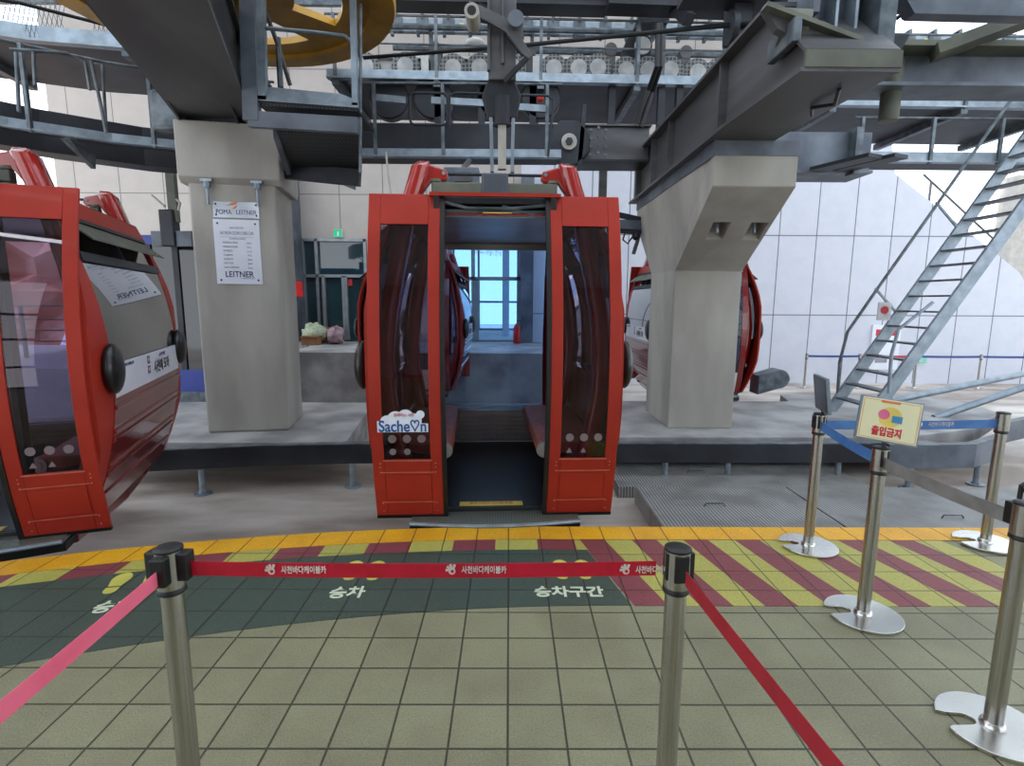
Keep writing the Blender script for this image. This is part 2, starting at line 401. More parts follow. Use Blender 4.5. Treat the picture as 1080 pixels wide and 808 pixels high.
# pit and far floor
tag(MB().box(-22, 24, -6, 26, -0.94, -0.64).build('floor_pit', M_['pit']), kind='structure')
tag(MB().box(-5.1, 2.3, 12.15, 17, -0.64, 0.5).build('floor_far_platform', M_['slab']), kind='structure')

# two ribbed plates on low curbs between pit and platform edge
def plate(name, x0, x1, y0, y1, lab, hx, hy, zt=-0.44):
    o = MB().box(x0, x1, y0, y1, -0.64, zt).build(name, M_['plate'], None, 0.004)
    tag(o, lab, 'metal plate')
    MB().tube([(hx - 0.11, hy, zt), (hx - 0.09, hy, zt + 0.03), (hx + 0.09, hy, zt + 0.03), (hx + 0.11, hy, zt)], 0.008, 6).build('lifting_handle', M_['galv_dark'], o)
ha = G(670, 513, -0.44); hb = G(827, 513, -0.44)
plate('floor_hatch_plate', ha.x, hb.x, 3.86, ha.y, 'ribbed grey metal plate behind the yellow edge with brown pit floor on its left', 2.15, ha.y - 0.6)
plate('floor_hatch_plate', hb.x + 0.02, 7.4, 3.86, ha.y, 'wide dull grey metal plate behind the yellow edge at the right stanchions', 4.4, ha.y - 0.9)
plate('floor_hatch_plate', 1.3, 4.3, ha.y + 0.16, ha.y + 1.3, 'ribbed metal plate under the black guide rail on the right', 2.4, ha.y + 0.7, -0.50)

# ------------------------------------------------------------------ plinths, guide rails
pl = empty('pillar_plinth', (-3.8, 7.8, -0.64), 0, 'grey concrete plinth under the left pillar', 'plinth')
MB().prism([(-5.3, 6.5, -0.26), (-2.02, 6.5, -0.26), (-2.35, 9.2, -0.26), (-6.2, 9.2, -0.26)], (0, 0, 0.18)).build('slab', M_['slab'], pl, 0.01)
MB().prism([(-5.0, 7.7, -0.64), (-2.3, 7.7, -0.64), (-2.45, 9.1, -0.64), (-5.9, 9.1, -0.64)], (0, 0, 0.38)).build('footing', M_['slab'], pl)
rp = [(0.9, 6.86), (5.2, 6.9), (6.6, 7.45), (7.9, 8.5), (8.3, 9.6), (7.6, 10.2), (5.2, 10.2), (5.0, 9.5), (0.9, 9.4)]
pr = empty('pillar_plinth', (3.5, 8.5, -0.64), 0, 'wide grey concrete plinth under the right pillar with a rounded right end', 'plinth')
MB().prism([(x, y, -0.30) for x, y in rp], (0, 0, 0.22)).build('slab', M_['slab'], pr, 0.01)
MB().prism([(x, y + 1.0 if y < 9 else y, -0.64) for x, y in rp], (0, 0, 0.34)).build('footing', M_['slab'], pr)

def guide(path, lab, h=0.24, ztop=-0.09, m='black_steel', legs=()):
    e = empty('guide_rail', (path[0][0], path[0][1], -0.64), 0, lab, 'guide rail')
    m1 = MB(); pts = [Vector((x, y, 0)) for x, y in path]; fr = []; bk = []
    for i, p in enumerate(pts):
        d = (pts[min(i + 1, len(pts) - 1)] - pts[max(i - 1, 0)]).normalized(); nr = Vector((-d.y, d.x, 0))
        fr.append(p + Vector((0, 0, ztop - h))); bk.append(p + nr * 0.03 + Vector((0, 0, ztop - h)))
    m1.strip(fr, bk, (0, 0, h)); m1.build('web', M_[m], e)
    fl = MB(); fr2 = [p + Vector((0, 0, h)) for p in fr]
    bk2 = []
    for i, p in enumerate(pts):
        d = (pts[min(i + 1, len(pts) - 1)] - pts[max(i - 1, 0)]).normalized(); nr = Vector((-d.y, d.x, 0))
        bk2.append(p + nr * 0.11 + Vector((0, 0, ztop)))
    fl.strip(fr2, bk2, (0, 0, 0.012)); fl.build('top_flange', M_['galv_dark'], e)
    for x, y in legs:
        lg = MB(); lg.cyl((x, y, -0.64), 0.035, 0.64 + ztop - h, 'Z', 12); lg.build('leg', M_['galv'], e, smooth=True)
        ft = MB(); ft.cyl((x, y, -0.64), 0.10, 0.02, 'Z', 16); ft.build('foot', M_['galv'], e)
        ft = MB(); ft.cyl((x, y, -0.62), 0.05, 0.02, 'Z', 6); ft.build('leg_nut', M_['galv'], e)
    return e
guide([(-6.6, 5.2), (-5.4, 5.72), (-4.2, 6.12), (-3.0, 6.36), (-1.9, 6.46), (-0.2, 6.5)], 'black steel guide rail on thin legs in front of the left pillar plinth', legs=[(-3.66, 6.22), (-1.95, 6.50), (-5.6, 5.68)])
guide([(-0.18, 6.5), (1.3, 6.53), (3.74, 6.55), (5.3, 6.62), (5.4, 6.62)], 'black steel guide rail on thin legs in front of the right pillar plinth', legs=[(0.9, 6.56), (1.98, 6.60), (2.78, 6.62), (4.2, 6.64)])
guide([(4.7, 6.46), (5.1, 6.42), (5.8, 6.48), (6.6, 6.95), (7.3, 7.7), (8.3, 8.2), (9.8, 8.5)], 'curved sheet guide with glare painted in as grey, sweeping away behind the right stanchions', h=0.29, ztop=-0.07, m='grey_steel', legs=[(5.0, 6.48), (6.0, 6.65)])  # end of the black rail; glare is painted in as grey
guide([(-6.5, 9.05), (-2.5, 9.0), (2.4, 9.0)], 'galvanised guide rail far back in front of the far platform', h=0.16, ztop=-0.1, m='galv', legs=[(-4, 9.04), (-2.6, 9.04), (0.1, 9.04)])
# rounded conveyor end seen right of the right pillar
ce = empty('conveyor_end', (4.3, 9.6, -0.64), 0, 'grey conveyor with a rounded end behind the right pillar', 'conveyor')
c0, c1 = A(792, 404, 9.9), A(823, 400, 9.6)
prof = []
for k in range(13):
    a = -PI / 2 + PI * k / 12
    prof.append((c1.x + 0.17 * math.cos(a), c1.y, c1.z + 0.17 * math.sin(a)))
prof += [(c0.x, c1.y, c0.z + 0.17), (c0.x, c1.y, c0.z - 0.17)]
MB().prism(prof, (0, 0.35, 0)).build('belt_housing', M_['grey_steel'], ce, 0.01)
prof2 = [(p[0] * 0.985 + c1.x * 0.015, p[1] - 0.01, (p[2] - c1.z) * 0.72 + c1.z) for p in prof]
MB().prism(prof2, (0, 0.012, 0)).build('side_panel', M_['galv_dark'], ce)
MB().box(c1.x - 0.8, c1.x - 0.7, c1.y + 0.1, c1.y + 0.25, -0.64, c1.z - 0.1).build('leg', M_['galv_dark'], ce)

# ------------------------------------------------------------------ concrete pillars
def pillar(cx, cy, w, d, rz, ztop, lab, corb=True):
    e = empty('concrete_pillar', (cx, cy, -0.08), rz, lab, 'pillar')
    W = world_of(e)
    m = MB(); hw = w / 2
    z = 3.15 + 0.08
    m.prism([W @ Vector(q) for q in [(-hw, 0, 0), (hw, 0, 0), (hw, d, 0), (-hw, d, 0)]], (0, 0, z))
    m.build('shaft', M_['concrete'], e, 0.03)
    c = MB()
    c.prism([W @ Vector(q) for q in [(-hw - 0.08, -0.08, z), (-hw - 0.08, -0.08, ztop + 0.08), (-hw - 0.08, d + 0.1, ztop + 0.08), (-hw - 0.08, d + 0.1, z), (-hw - 0.08, d, z - 0.07), (-hw - 0.08, 0, z - 0.07)]],
            W.to_3x3() @ Vector((w + 0.16, 0, 0)))
    c.build('capital', M_['concrete'], e, 0.015)
    for fx in (-0.27, 0.31):
        b = MB(); p = W @ Vector((hw * 0 + fx - 0.0, -0.05, z - 0.10))
        b.cyl(p + Vector((0, 0, -0.22)), 0.018, 0.3, 'Z', 10)
        b.cyl(p + Vector((0, 0, -0.02)), 0.04, 0.07, 'Z', 6); b.box(p.x - 0.07, p.x + 0.07, p.y - 0.03, p.y + 0.03, p.z + 0.05, p.z + 0.08)
        b.build('anchor_bolt', M_['galv'], e)
    return e
P1 = pillar(-3.475, 7.06, 1.02, 0.95, math.radians(10), 3.80, 'square grey concrete pillar on the left carrying two white notice plates')

# right pillar: shaft with a head that leans towards the platform
e = empty('concrete_pillar', (2.75, 7.4, -0.08), 0, 'grey concrete pillar on the right with a flared head and two square bolt pockets', 'pillar')
X0, X1 = 2.22, 3.12
side = [(7.38, -0.08), (7.38, 2.08), (5.78, 2.84), (5.78, 3.28), (9.15, 3.28), (9.15, 2.9), (8.62, 2.1), (8.62, -0.08)]
m = MB(); m.prism([(X0 + (0.0 if z < 2.5 else -0.14), y, z) for y, z in side], (X1 - X0, 0, 0))
m2 = MB()
n = len(side)
L = [Vector((X0 if z < 2.2 else X0 - 0.14, y, z)) for y, z in side]; R = [Vector((X1 if z < 2.2 else X1 - 0.18, y, z)) for y, z in side]
m2.add(L + R, [(0, 1, 6, 7), (1, 2, 3, 4, 5, 6), (8, 15, 14, 9), (9, 14, 13, 12, 11, 10)] + [(i, (i + 1) % n, (i + 1) % n + n, i + n) for i in range(n)])
shaft = m2.build('shaft', M_['concrete'], e, 0.012)
MB().box(X0 - 0.15, X1 - 0.17, 5.77, 9.16, 3.14, 3.285).build('grout_band', M_['grey_steel'], e)
# pockets, cut as dark recesses with their bolts
def on_slope(u, t):              # point on the sloping underside
    y = 7.38 + (5.78 - 7.38) * t; z = 2.08 + (2.84 - 2.08) * t
    xl = X0 - 0.14 * t; xr = X1 - 0.18 * t
    return Vector((xl + (xr - xl) * u, y, z))
cut = MB()
nrm = Vector((0, -(2.84 - 2.08), -(7.38 - 5.78))).normalized()
for u in (0.22, 0.72):
    q = [on_slope(u - 0.0, 0.42), on_slope(u + 0.22, 0.42), on_slope(u + 0.22, 0.62), on_slope(u, 0.62)]
    cut.prism([p + nrm * 0.05 for p in q], Vector((0, 0, 0.30)))
cutter = cut.build('pocket_cut', M_['concrete'])
bo = shaft.modifiers.new('pockets', 'BOOLEAN'); bo.object = cutter; bo.operation = 'DIFFERENCE'; bo.solver = 'EXACT'
shaft.modifiers.move(1, 0)
dg = bpy.context.evaluated_depsgraph_get()
new = bpy.data.meshes.new_from_object(shaft.evaluated_get(dg)); shaft.modifiers.clear(); shaft.data = new
bpy.data.objects.remove(cutter)
for u in (0.33, 0.83):
    p = on_slope(u, 0.52)
    b = MB(); b.cyl(p + Vector((0, 0, 0.0)), 0.02, 0.26, 'Z', 10); b.cyl(p + Vector((0, 0, 0.12)), 0.05, 0.04, 'Z', 6)
    b.box(p.x - 0.09, p.x + 0.09, p.y - 0.05, p.y + 0.05, p.z + 0.17, p.z + 0.19)
    b.build('anchor_bolt', M_['galv'], e)

# notice plates on the left pillar
def face_pt(u, z, off=0.0):     # on the front face of the left pillar
    return world_of(P1) @ Vector((u, -off, z + 0.08))
PR = (math.cos(math.radians(10)), math.sin(math.radians(10)), 0); PU = (0, 0, 1)
pn = Vector(PR).cross(Vector(PU))
def plate_box(name, u0, u1, z0, z1, m, t=0.012, parent=None, off=0.0, bevel=0.003):
    a = face_pt(u0, z0, off); b = face_pt(u1, z0, off)
    return MB().prism([a, b, b + Vector((0, 0, z1 - z0)), a + Vector((0, 0, z1 - z0))], pn * t).build(name, m, parent, bevel)
def uz(px, py):                 # photo point on the pillar face
    r = Vector(ray(px, py)); o = Vector((0, 0, CAMH)); p0 = face_pt(0, 0)
    t = (p0 - o).dot(pn) / r.dot(pn); q = world_of(P1).inverted() @ (o + r * t)
    return q.x, q.z - 0.08
a = uz(224, 212); b = uz(274, 231)
n1 = plate_box('name_plate', a[0], b[0], b[1], a[1], M_['silver_plate'])
tag(n1, 'small silver maker plate screwed above the white notice on the left pillar', 'sign')
cxm = (a[0] + b[0]) / 2; czm = (a[1] + b[1]) / 2; w = b[0] - a[0]; h = a[1] - b[1]
text('lettering', 'POMA', 0.085, M_['print_navy'], n1, face_pt(cxm - 0.27 * w, czm - 0.03, 0.013), PR, PU, width=w * 0.33)
text('lettering', 'LEITNER', 0.08, M_['print_navy'], n1, face_pt(cxm + 0.22 * w, czm - 0.03, 0.013), PR, PU, width=w * 0.44)
sw = MB(); sw.prism([face_pt(cxm - 0.20 * w, czm + 0.05, 0.013), face_pt(cxm - 0.02 * w, czm + 0.06, 0.013), face_pt(cxm + 0.06 * w, czm + 0.10, 0.013), face_pt(cxm - 0.06 * w, czm + 0.09, 0.013)], pn * 0.002)
sw.prism([face_pt(cxm - 0.10 * w, czm + 0.0, 0.013), face_pt(cxm + 0.0 * w, czm + 0.02, 0.013), face_pt(cxm + 0.04 * w, czm + 0.07, 0.013)], pn * 0.002)
sw.build('swoosh_emblem', M_['orange'], n1)
def screws(par, a, b, inset, off):
    for u in (a[0] + inset, b[0] - inset):
        for z in (a[1] - inset, b[1] + inset):
            q = face_pt(u, z, off); s_ = MB(); s_.sphere(q, 0.012, 8, 6); s_.build('screw', M_['black_steel'], par)
screws(n1, a, b, 0.035, 0.012)
a = uz(224.5, 231); b = uz(277.5, 300)
n2 = plate_box('notice_plate', a[0], b[0], b[1], a[1], M_['white'])
tag(n2, 'white data notice sheet screwed to the face of the left pillar', 'sign')
screws(n2, a, b, 0.05, 0.012)
cxm = (a[0] + b[0]) / 2; w = b[0] - a[0]; h = a[1] - b[1]
def nline(s, u, fz, size, m='print_grey', width=None, bold=0.0, al='CENTER'):
    text('lettering', s, size, M_[m], n2, face_pt(cxm + u * w, a[1] - fz * h, 0.013), PR, PU, width=width, bold=bold, align=al)
nline('SACHEON', 0, 0.13, 0.035); nline('SACHEON OCEAN CABLE CAR', 0, 0.21, 0.06, width=0.72 * w)
MB().prism([face_pt(cxm - 0.36 * w, a[1] - 0.27 * h, 0.013), face_pt(cxm + 0.36 * w, a[1] - 0.27 * h, 0.013), face_pt(cxm + 0.36 * w, a[1] - 0.266 * h, 0.013), face_pt(cxm - 0.36 * w, a[1] - 0.266 * h, 0.013)], pn * 0.001).build('rule_line', M_['print_grey'], n2)
nline('TECHNICAL DATA', 0, 0.295, 0.032, width=0.36 * w)
for k, (s, v) in enumerate([('HORIZONTAL LENGTH', '2430 m'), ('DIFFERENCE IN LEVEL', '74 m'), ('SPEED', '6 m/s'), ('CABINS', '45'), ('CAPACITY', '1300 p/h'), ('MOTOR', '550 kW'), ('ROPE DIAMETER', '50 mm')]):
    nline(s, -0.32, 0.355 + 0.064 * k, 0.032, al='LEFT', width=(0.32 if len(s) > 10 else 0.2) * w)
    nline(v, 0.25, 0.36 + 0.064 * k, 0.030, width=0.1 * w)
nline('LEITNER', 0, 0.85, 0.105, 'print_navy', 0.62 * w, 0.001); nline('ropeways', 0.18, 0.905, 0.03, width=0.3 * w)

# ------------------------------------------------------------------ gondola cabin
ZS = [0.05, 0.25, 0.5, 0.75, 1.0, 1.2, 1.45, 1.7, 1.95, 2.15, 2.36]
def interp(tab, z):           # smooth curve through three measured heights
    (a, p), (b, q), (c, t) = tab
    return p * (z - b) * (z - c) / ((a - b) * (a - c)) + q * (z - a) * (z - c) / ((b - a) * (b - c)) + t * (z - a) * (z - b) / ((c - a) * (c - b))
FRONT = [(0.0, 1.06), (1.15, 1.235), (2.36, 1.0)]
END = [(0.0, 0.73), (1.15, 0.975), (2.36, 0.70)]
def fy(z): return interp(FRONT, z)
def ex(z): return interp(END, z)

def wall_slab(m, x0, x1, z0, z1, s, off=0.0, t=0.035, n=8):
    """a slab following the bulged front (s=-1) or rear (s=1) face"""
    zs = [z0 + (z1 - z0) * k / n for k in range(n + 1)] if z1 - z0 > 0.12 else [z0, z1]
    a = [(x0, s * (fy(z) + off), z) for z in zs]; b = [(x1, s * (fy(z) + off), z) for z in zs]
    m.strip(a, b, (0, -s * t, 0)); return m
def end_slab(m, y0, y1, z0, z1, s, off=0.0, t=0.03, n=8):
    zs = [z0 + (z1 - z0) * k / n for k in range(n + 1)] if z1 - z0 > 0.12 else [z0, z1]
    a = [(s * (ex(z) + off), y0, z) for z in zs]; b = [(s * (ex(z) + off), y1, z) for z in zs]
    m.strip(a, b, (-s * t, 0, 0)); return m

def make_door(c, sx_, s, decal=False, open_=True, detail=True):
    """one sliding door leaf; sx_: side, s: -1 platform side"""
    xi, xo = (0.392, 0.898) if open_ else (0.02, 0.50)
    xa, xb = sorted((sx_ * xi, sx_ * xo)); off = 0.03 if open_ else 0.0
    f = MB(); z0, z1 = 0.03, 2.40; gz0, gz1 = 0.50, 2.18
    st = 0.085
    wall_slab(f, xa, xa + st, z0, z1, s, off); wall_slab(f, xb - st, xb, z0, z1, s, off)
    wall_slab(f, xa + st, xb - st, z0, gz0, s, off); wall_slab(f, xa + st, xb - st, gz1, z1, s, off)
    d = f.build('door', M_['red'], c, 0.004, smooth=True)
    g = MB(); wall_slab(g, xa + st - 0.005, xb - st + 0.005, gz0 - 0.005, gz1 + 0.005, s, off - 0.012, 0.008, 10)
    g.build('door_window', M_['cabin_glass'], d, smooth=True)
    r = MB()
    if open_:
        e0, e1 = (xa - 0.03, xa) if sx_ > 0 else (xb, xb + 0.03)
        wall_slab(r, e0, e1, z0 - 0.02, z1, s, off + 0.005, 0.05)
        wall_slab(r, xa, xb, z0 - 0.025, z0, s, off + 0.003)
        r.build('rubber_edge', M_['rubber'], d)
    if detail:
        p = MB(); wall_slab(p, xa + st + 0.005, xb - st + 0.0, 0.17, 0.37, s, off + 0.007, 0.008)
        p.build('lower_panel', M_['red'], d, 0.003)
        for a_, b_, za, zb in ((xa + 0.06, xb - 0.06, 0.395, 0.402), (xa + 0.05, xb - 0.06, 0.145, 0.152), (xa + st - 0.01, xb - st + 0.01, gz0 - 0.012, gz0 - 0.004)):
            l_ = MB(); wall_slab(l_, a_, b_, za, zb, s, off + 0.005, 0.006); l_.build('seam_strip', M_['seat'], d)
        rv = MB()
        for z in (0.07, 0.14, 0.40, 0.44, 0.47):
            for xx in (xa + 0.055, xb - 0.05):
                yy = s * (fy(z) + off + 0.002); rv.sphere((xx, yy, z), 0.006, 6, 4)
        rv.build('rivet', M_['seat'], d); rv = bpy.data.objects[-1] if False else None
        # round pictogram stickers low on the glass
        k = 0
        for row, zz in ((0, 0.66), (1, 0.56)):
            for q in range(3):
                if row == 1 and q == 2 and sx_ < 0: continue
                xx = xa + st + 0.065 + 0.105 * q
                yy = s * (fy(zz) + off - 0.010)
                if row == 1 and sx_ > 0:
                    if q == 2: continue
                    sk = MB(); sk.prism([(xx - 0.022, yy, zz - 0.018), (xx + 0.022, yy, zz - 0.018), (xx, yy, zz + 0.02)], (0, s * 0.002, 0))
                else:
                    sk = MB(); sk.cyl((xx, yy, zz), 0.03 - 0.006 * row, s * 0.002, 'Y', 16)
                sk.build('round_sticker' if not (row == 1 and sx_ > 0) else 'triangle_sticker', M_['sticker_grey'], d)
    if decal:
        zz = 0.80; yy = s * (fy(zz) + off + 0.008)
        xx = (xa + xb) / 2 - 0.02
        cl = MB()
        for q, (dx, dz, rr) in enumerate(((-0.11, -0.01, 0.05), (-0.05, 0.01, 0.06), (0.02, 0.02, 0.062), (0.08, 0.0, 0.055), (0.125, 0.045, 0.03))):
            cl.tube([(xx + dx, yy + 0.004, zz + dz), (xx + dx, yy - 0.0005 * q, zz + dz)], rr, 18)
        cl.build('decal_cloud', M_['white'], d)
        cl = MB(); cl.prism([(xx - 0.18, yy - 0.003, zz - 0.082), (xx + 0.18, yy - 0.003, zz - 0.082), (xx + 0.18, yy - 0.003, zz - 0.02), (xx - 0.06, yy - 0.003, zz - 0.01), (xx - 0.18, yy - 0.003, zz - 0.0)], (0, 0.002, 0)); cl.build('decal_backing', M_['white'], d)
        text('decal_lettering', 'Sache♡n', 0.115, M_['print_blue'], d, (xx, yy - 0.0045, zz - 0.042), (1, 0, 0), (0, 0, 1), width=0.335, bold=0.002)
        text('decal_lettering', '함께하는 사천', 0.026, M_['print_red'], d, (xx + 0.01, yy - 0.0045, zz + 0.042), (1, 0, 0), (0, 0, 1), width=0.14)
    return d

def make_cabin(decal=True, open_front=True, detail=True):
    c = empty('gondola_cabin')
    # floor
    f = MB(); f.prism([(-0.70, -1.0, 0), (0.70, -1.0, 0), (0.74, 0, 0), (0.70, 1.0, 0), (-0.70, 1.0, 0), (-0.74, 0, 0)], (0, 0, 0.05)); f.build('floor_pan', M_['cabin_floor'], c, 0.01)
    f = MB(); f.prism([(-0.64, -0.95, -0.12), (0.64, -0.95, -0.12), (0.70, 0, -0.12), (0.64, 0.95, -0.12), (-0.64, 0.95, -0.12), (-0.70, 0, -0.12)], (0, 0, 0.12)); f.build('underbody', M_['dark_red'], c, 0.02)
    for s in (-1, 1):
        n = 10; fr = [( -0.64 + 1.28 * k / n, s * (1.19 + 0.07 * math.sin(PI * k / n)), -0.02) for k in range(n + 1)]; bk = [(p[0], s * 1.0, -0.02) for p in fr]
        o = MB().strip(fr, bk, (0, 0, 0.035)).build('door_sill', M_['sill'], c, 0.008)
        tr = MB(); tr.tube([(p[0], p[1] * 1.005, 0.0) for p in fr], 0.016, 8); tr.build('edge_trim', M_['galv'], o, smooth=True)
        fr2 = [(p[0] * 1.01, s * (abs(p[1]) - 0.02), -0.08) for p in fr]; bk2 = [(p[0], s * 0.98, -0.08) for p in fr2]
        MB().strip(fr2, bk2, (0, 0, 0.06)).build('rubber_skirt', M_['rubber'], o)
    # corner pillars that carry on above the roof as hanger arms
    AR = [(0.06, 0.62), (0.30, 0.72), (0.60, 0.80), (0.95, 0.86), (1.25, 0.865), (1.55, 0.83), (1.90, 0.765), (2.25, 0.69), (2.50, 0.61), (2.63, 0.57), (2.67, 0.55)]
    for s in (-1, 1):
        for t in (-1, 1):
            m = MB(); pts = [(s * (x - 0.02), t * (0.84 - 0.05 * max(0, z - 1.6)), z) for z, x in AR]
            # rounded rectangular section
            rings = []
            for i, p in enumerate(pts):
                p = Vector(p); w = 0.068 if i < len(pts) - 1 else 0.045; dpt = 0.11 if i < len(pts) - 1 else 0.05
                rings.append([p + Vector((w * math.copysign(abs(math.cos(a)) ** 0.6, math.cos(a)), dpt * math.copysign(abs(math.sin(a)) ** 0.6, math.sin(a)), 0)) for a in [2 * PI * k / 16 for k in range(16)]])
            vs = [v for R_ in rings for v in R_]; fs = []
            for i in range(len(rings) - 1):
                for k in range(16): fs.append((i * 16 + k, i * 16 + (k + 1) % 16, (i + 1) * 16 + (k + 1) % 16, (i + 1) * 16 + k))
            fs += [tuple(range(15, -1, -1)), tuple(range((len(rings) - 1) * 16, len(rings) * 16))]
            m.add(vs, fs)
            arm = m.build('hanger_arm', M_['red_gloss'], c, smooth=True)
            y = t * 0.80
            h = MB(); h.prism([(s * 0.58, y - 0.035, 2.665), (s * 0.50, y - 0.035, 2.65), (s * 0.36, y - 0.035, 2.61), (s * 0.345, y - 0.035, 2.56), (s * 0.37, y - 0.035, 2.53), (s * 0.47, y - 0.035, 2.54), (s * 0.52, y - 0.035, 2.47), (s * 0.59, y - 0.035, 2.38), (s * 0.62, y - 0.035, 2.45)], (0, 0.07, 0))
            h.build('hook_plate', M_['red_gloss'], arm, 0.01)
            b = MB(); b.cyl((s * 0.38, y - 0.045, 2.585), 0.014, 0.09, 'Y', 10); b.build('hook_bolt', M_['galv'], arm)
            d = MB(); d.lathe((s * 0.44, y, 2.40), [(0.05, 0), (0.05, 0.035), (0.035, 0.04), (0.035, 0.12), (0.05, 0.125), (0.05, 0.145)], 14); d.build('damper', M_['olive_steel'], c, smooth=True)
            if detail:
                bp = MB(); sc = (0.45, 1.0, 1.3)
                bp.sphere((s * 0.985, t * 1.0, 1.17), 0.14, 18, 12, sc); bp.build('bumper_pad', M_['bumper'], c, smooth=True)
    # hanger frame
    for t in (-1, 1):
        m = MB(); m.box(-0.47, 0.47, t * 0.80 - 0.05, t * 0.80 + 0.05, 2.44, 2.52); m.build('hanger_crossbar', M_['olive_steel'], c, 0.01)
        m = MB(); m.box(-0.10, 0.10, t * 0.80 - 0.065, t * 0.80 + 0.065, 2.42, 2.59); m.build('hanger_box', M_['grey_steel'], c, 0.015)
        m = MB(); m.tube([(-0.38, t * 0.8 + 0.06, 2.60), (0.38, t * 0.8 + 0.06, 2.60)], 0.012, 6); m.build('tie_rod', M_['black_steel'], c)
    for q in (-0.05, 0.05):
        m = MB(); m.box(q - 0.03, q + 0.03, -0.76, 0.76, 2.44, 2.53); m.build('hanger_beam', M_['olive_steel'], c, 0.008)
    # roof
    m = MB(); m.prism([(-0.70, -1.0, 2.34), (0.70, -1.0, 2.34), (0.70, 1.0, 2.34), (-0.70, 1.0, 2.34)], (0, 0, 0.05)); m.build('roof', M_['black_steel'], c, 0.01)
    m = MB(); m.box(-0.66, 0.66, -0.94, 0.94, 2.255, 2.27); m.build('ceiling_panel', M_['cabin_ceiling'], c)
    for s in (-1, 1):
        m = MB(); m.box(-0.47, 0.47, s * 1.035 - 0.02, s * 1.035 + 0.02, 2.385, 2.41); m.build('roof_rim', M_['red'], c)
        m = MB(); m.box(-0.40, 0.40, s * 0.985 - 0.01, s * 0.985 + 0.01, 2.262, 2.275); m.build('door_track', M_['dark_red'], c)
        m = MB(); m.tube([(-0.42, s * 1.0, 2.36), (-0.2, s * 1.0, 2.31), (0.1, s * 1.0, 2.31), (0.42, s * 1.0, 2.34)], 0.012, 6); m.tube([(-0.4, s * 0.98, 2.29), (0.42, s * 0.98, 2.29)], 0.014, 6); m.tube([(0.05, s * 0.99, 2.33), (0.28, s * 0.99, 2.27)], 0.01, 6); m.build('door_linkage', M_['galv_dark'], c)
        m = MB(); m.box(-0.09, 0.12, s * 0.99 - 0.01, s * 0.995 + 0.005, 2.277, 2.284); m.build('warning_strip', M_['print_yellow'], c)
        for t in ((-1, 1) if s < 0 else ()):
            m = MB(); m.box(min(t * 0.40, t * 0.44), max(t * 0.40, t * 0.44), s * 1.0 - 0.05, s * 1.0 + 0.05, 0.05, 2.39); m.build('door_jamb', M_['rubber'], c)
            # lean inner frame of the rear opening
    # end walls
    for s in (-1, 1):
        w = MB(); end_slab(w, -0.97, 0.97, 0.02, 0.98, s, 0.0, 0.03)
        ew = w.build('end_panel', M_['dark_red'], c)
        if detail:
            for z in (0.20, 0.36, 0.42, 0.62, 0.68, 0.86):
                r = MB(); end_slab(r, -0.96, 0.96, z, z + 0.035, s, 0.014, 0.02); r.build('panel_rib', M_['dark_red'], ew, 0.008)
        for t in (-1, 1):
            k = MB(); zs = [0.05 + 2.3 * q / 12 for q in range(13)]
            k.strip([(s * (ex(z) - 0.005), t * 0.965, z) for z in zs], [(s * (min(ex(z), 0.93) - 0.005), t * (fy(z) - 0.012), z) for z in zs], (-s * 0.03, 0, 0)); k.build('corner_panel', M_['red'], c, smooth=True)
        g = MB(); end_slab(g, -0.97, 0.97, 0.98, 1.93, s, -0.01, 0.01, 10); g.build('end_window', M_['side_glass'], c, smooth=True)
        g = MB(); end_slab(g, -0.97, 0.97, 1.99, 2.24, s, -0.03, 0.01, 4); g.build('vent_window', M_['side_glass'], c)
        r = MB(); end_slab(r, -0.98, 0.98, 1.925, 1.99, s, 0.012, 0.04); r.build('window_rail', M_['black_steel'], c)
        r = MB(); end_slab(r, -0.98, 0.98, 2.24, 2.38, s, 0.012, 0.04); tr_ = r.build('top_rail', M_['dark_red'] if False else M_['red'], c)
        r = MB(); end_slab(r, -0.98, 0.98, 2.215, 2.245, s, 0.014, 0.04); r.build('rail_gasket', M_['black_steel'], c)
        r = MB(); end_slab(r, -0.03, 0.03, 1.98, 2.24, s, 0.0, 0.04); r.build('vent_mullion', M_['black_steel'], c)
        # tilted-out vent flap
        r = MB(); r.strip([(s * 0.76, -0.95, 2.20), (s * 0.76, 0.95, 2.20)], [(s * 0.93, -0.95, 2.07), (s * 0.93, 0.95, 2.07)], (0, 0, 0.012)); r.build('vent_flap', M_['olive_steel'], c)
    # benches
    for s in (-1, 1):
        m = MB(); pr_ = [(s * 0.86, 0.50), (s * 0.42, 0.52), (s * 0.36, 0.49), (s * 0.34, 0.44), (s * 0.37, 0.40), (s * 0.44, 0.40), (s * 0.80, 0.46)]
        m.prism([(x, -0.80, z) for x, z in pr_], (0, 1.6, 0)); be = m.build('bench', M_['seat'], c, 0.01, smooth=True)
        e_ = MB(); e_.cyl((s * 0.40, -0.81, 0.455), 0.062, -0.02, 'Y', 18); e_.cyl((s * 0.40, -0.83, 0.455), 0.035, -0.008, 'Y', 14); e_.build('bench_end_cap', M_['seat_end'], be, smooth=True)
        m = MB(); m.prism([(s * 0.84, -0.78, 0.56), (s * 0.90, -0.78, 0.60), (s * 0.90, -0.78, 1.0), (s * 0.87, -0.78, 1.0)], (0, 1.56, 0)); m.build('seat_back', M_['dark_red'], c)
    # rear: fixed glass between two closed leaves
    for s in (-1, 1):
        r = MB(); wall_slab(r, min(s * 0.60, s * 0.70), max(s * 0.60, s * 0.70), 0.05, 2.34, 1, -0.03); r.build('rear_stile', M_['dark_red'], c)
    r = MB(); wall_slab(r, -0.60, 0.60, 0.05, 0.42, 1, -0.03); rp_ = r.build('rear_lower_panel', M_['white_metal'], c)
    g = MB()
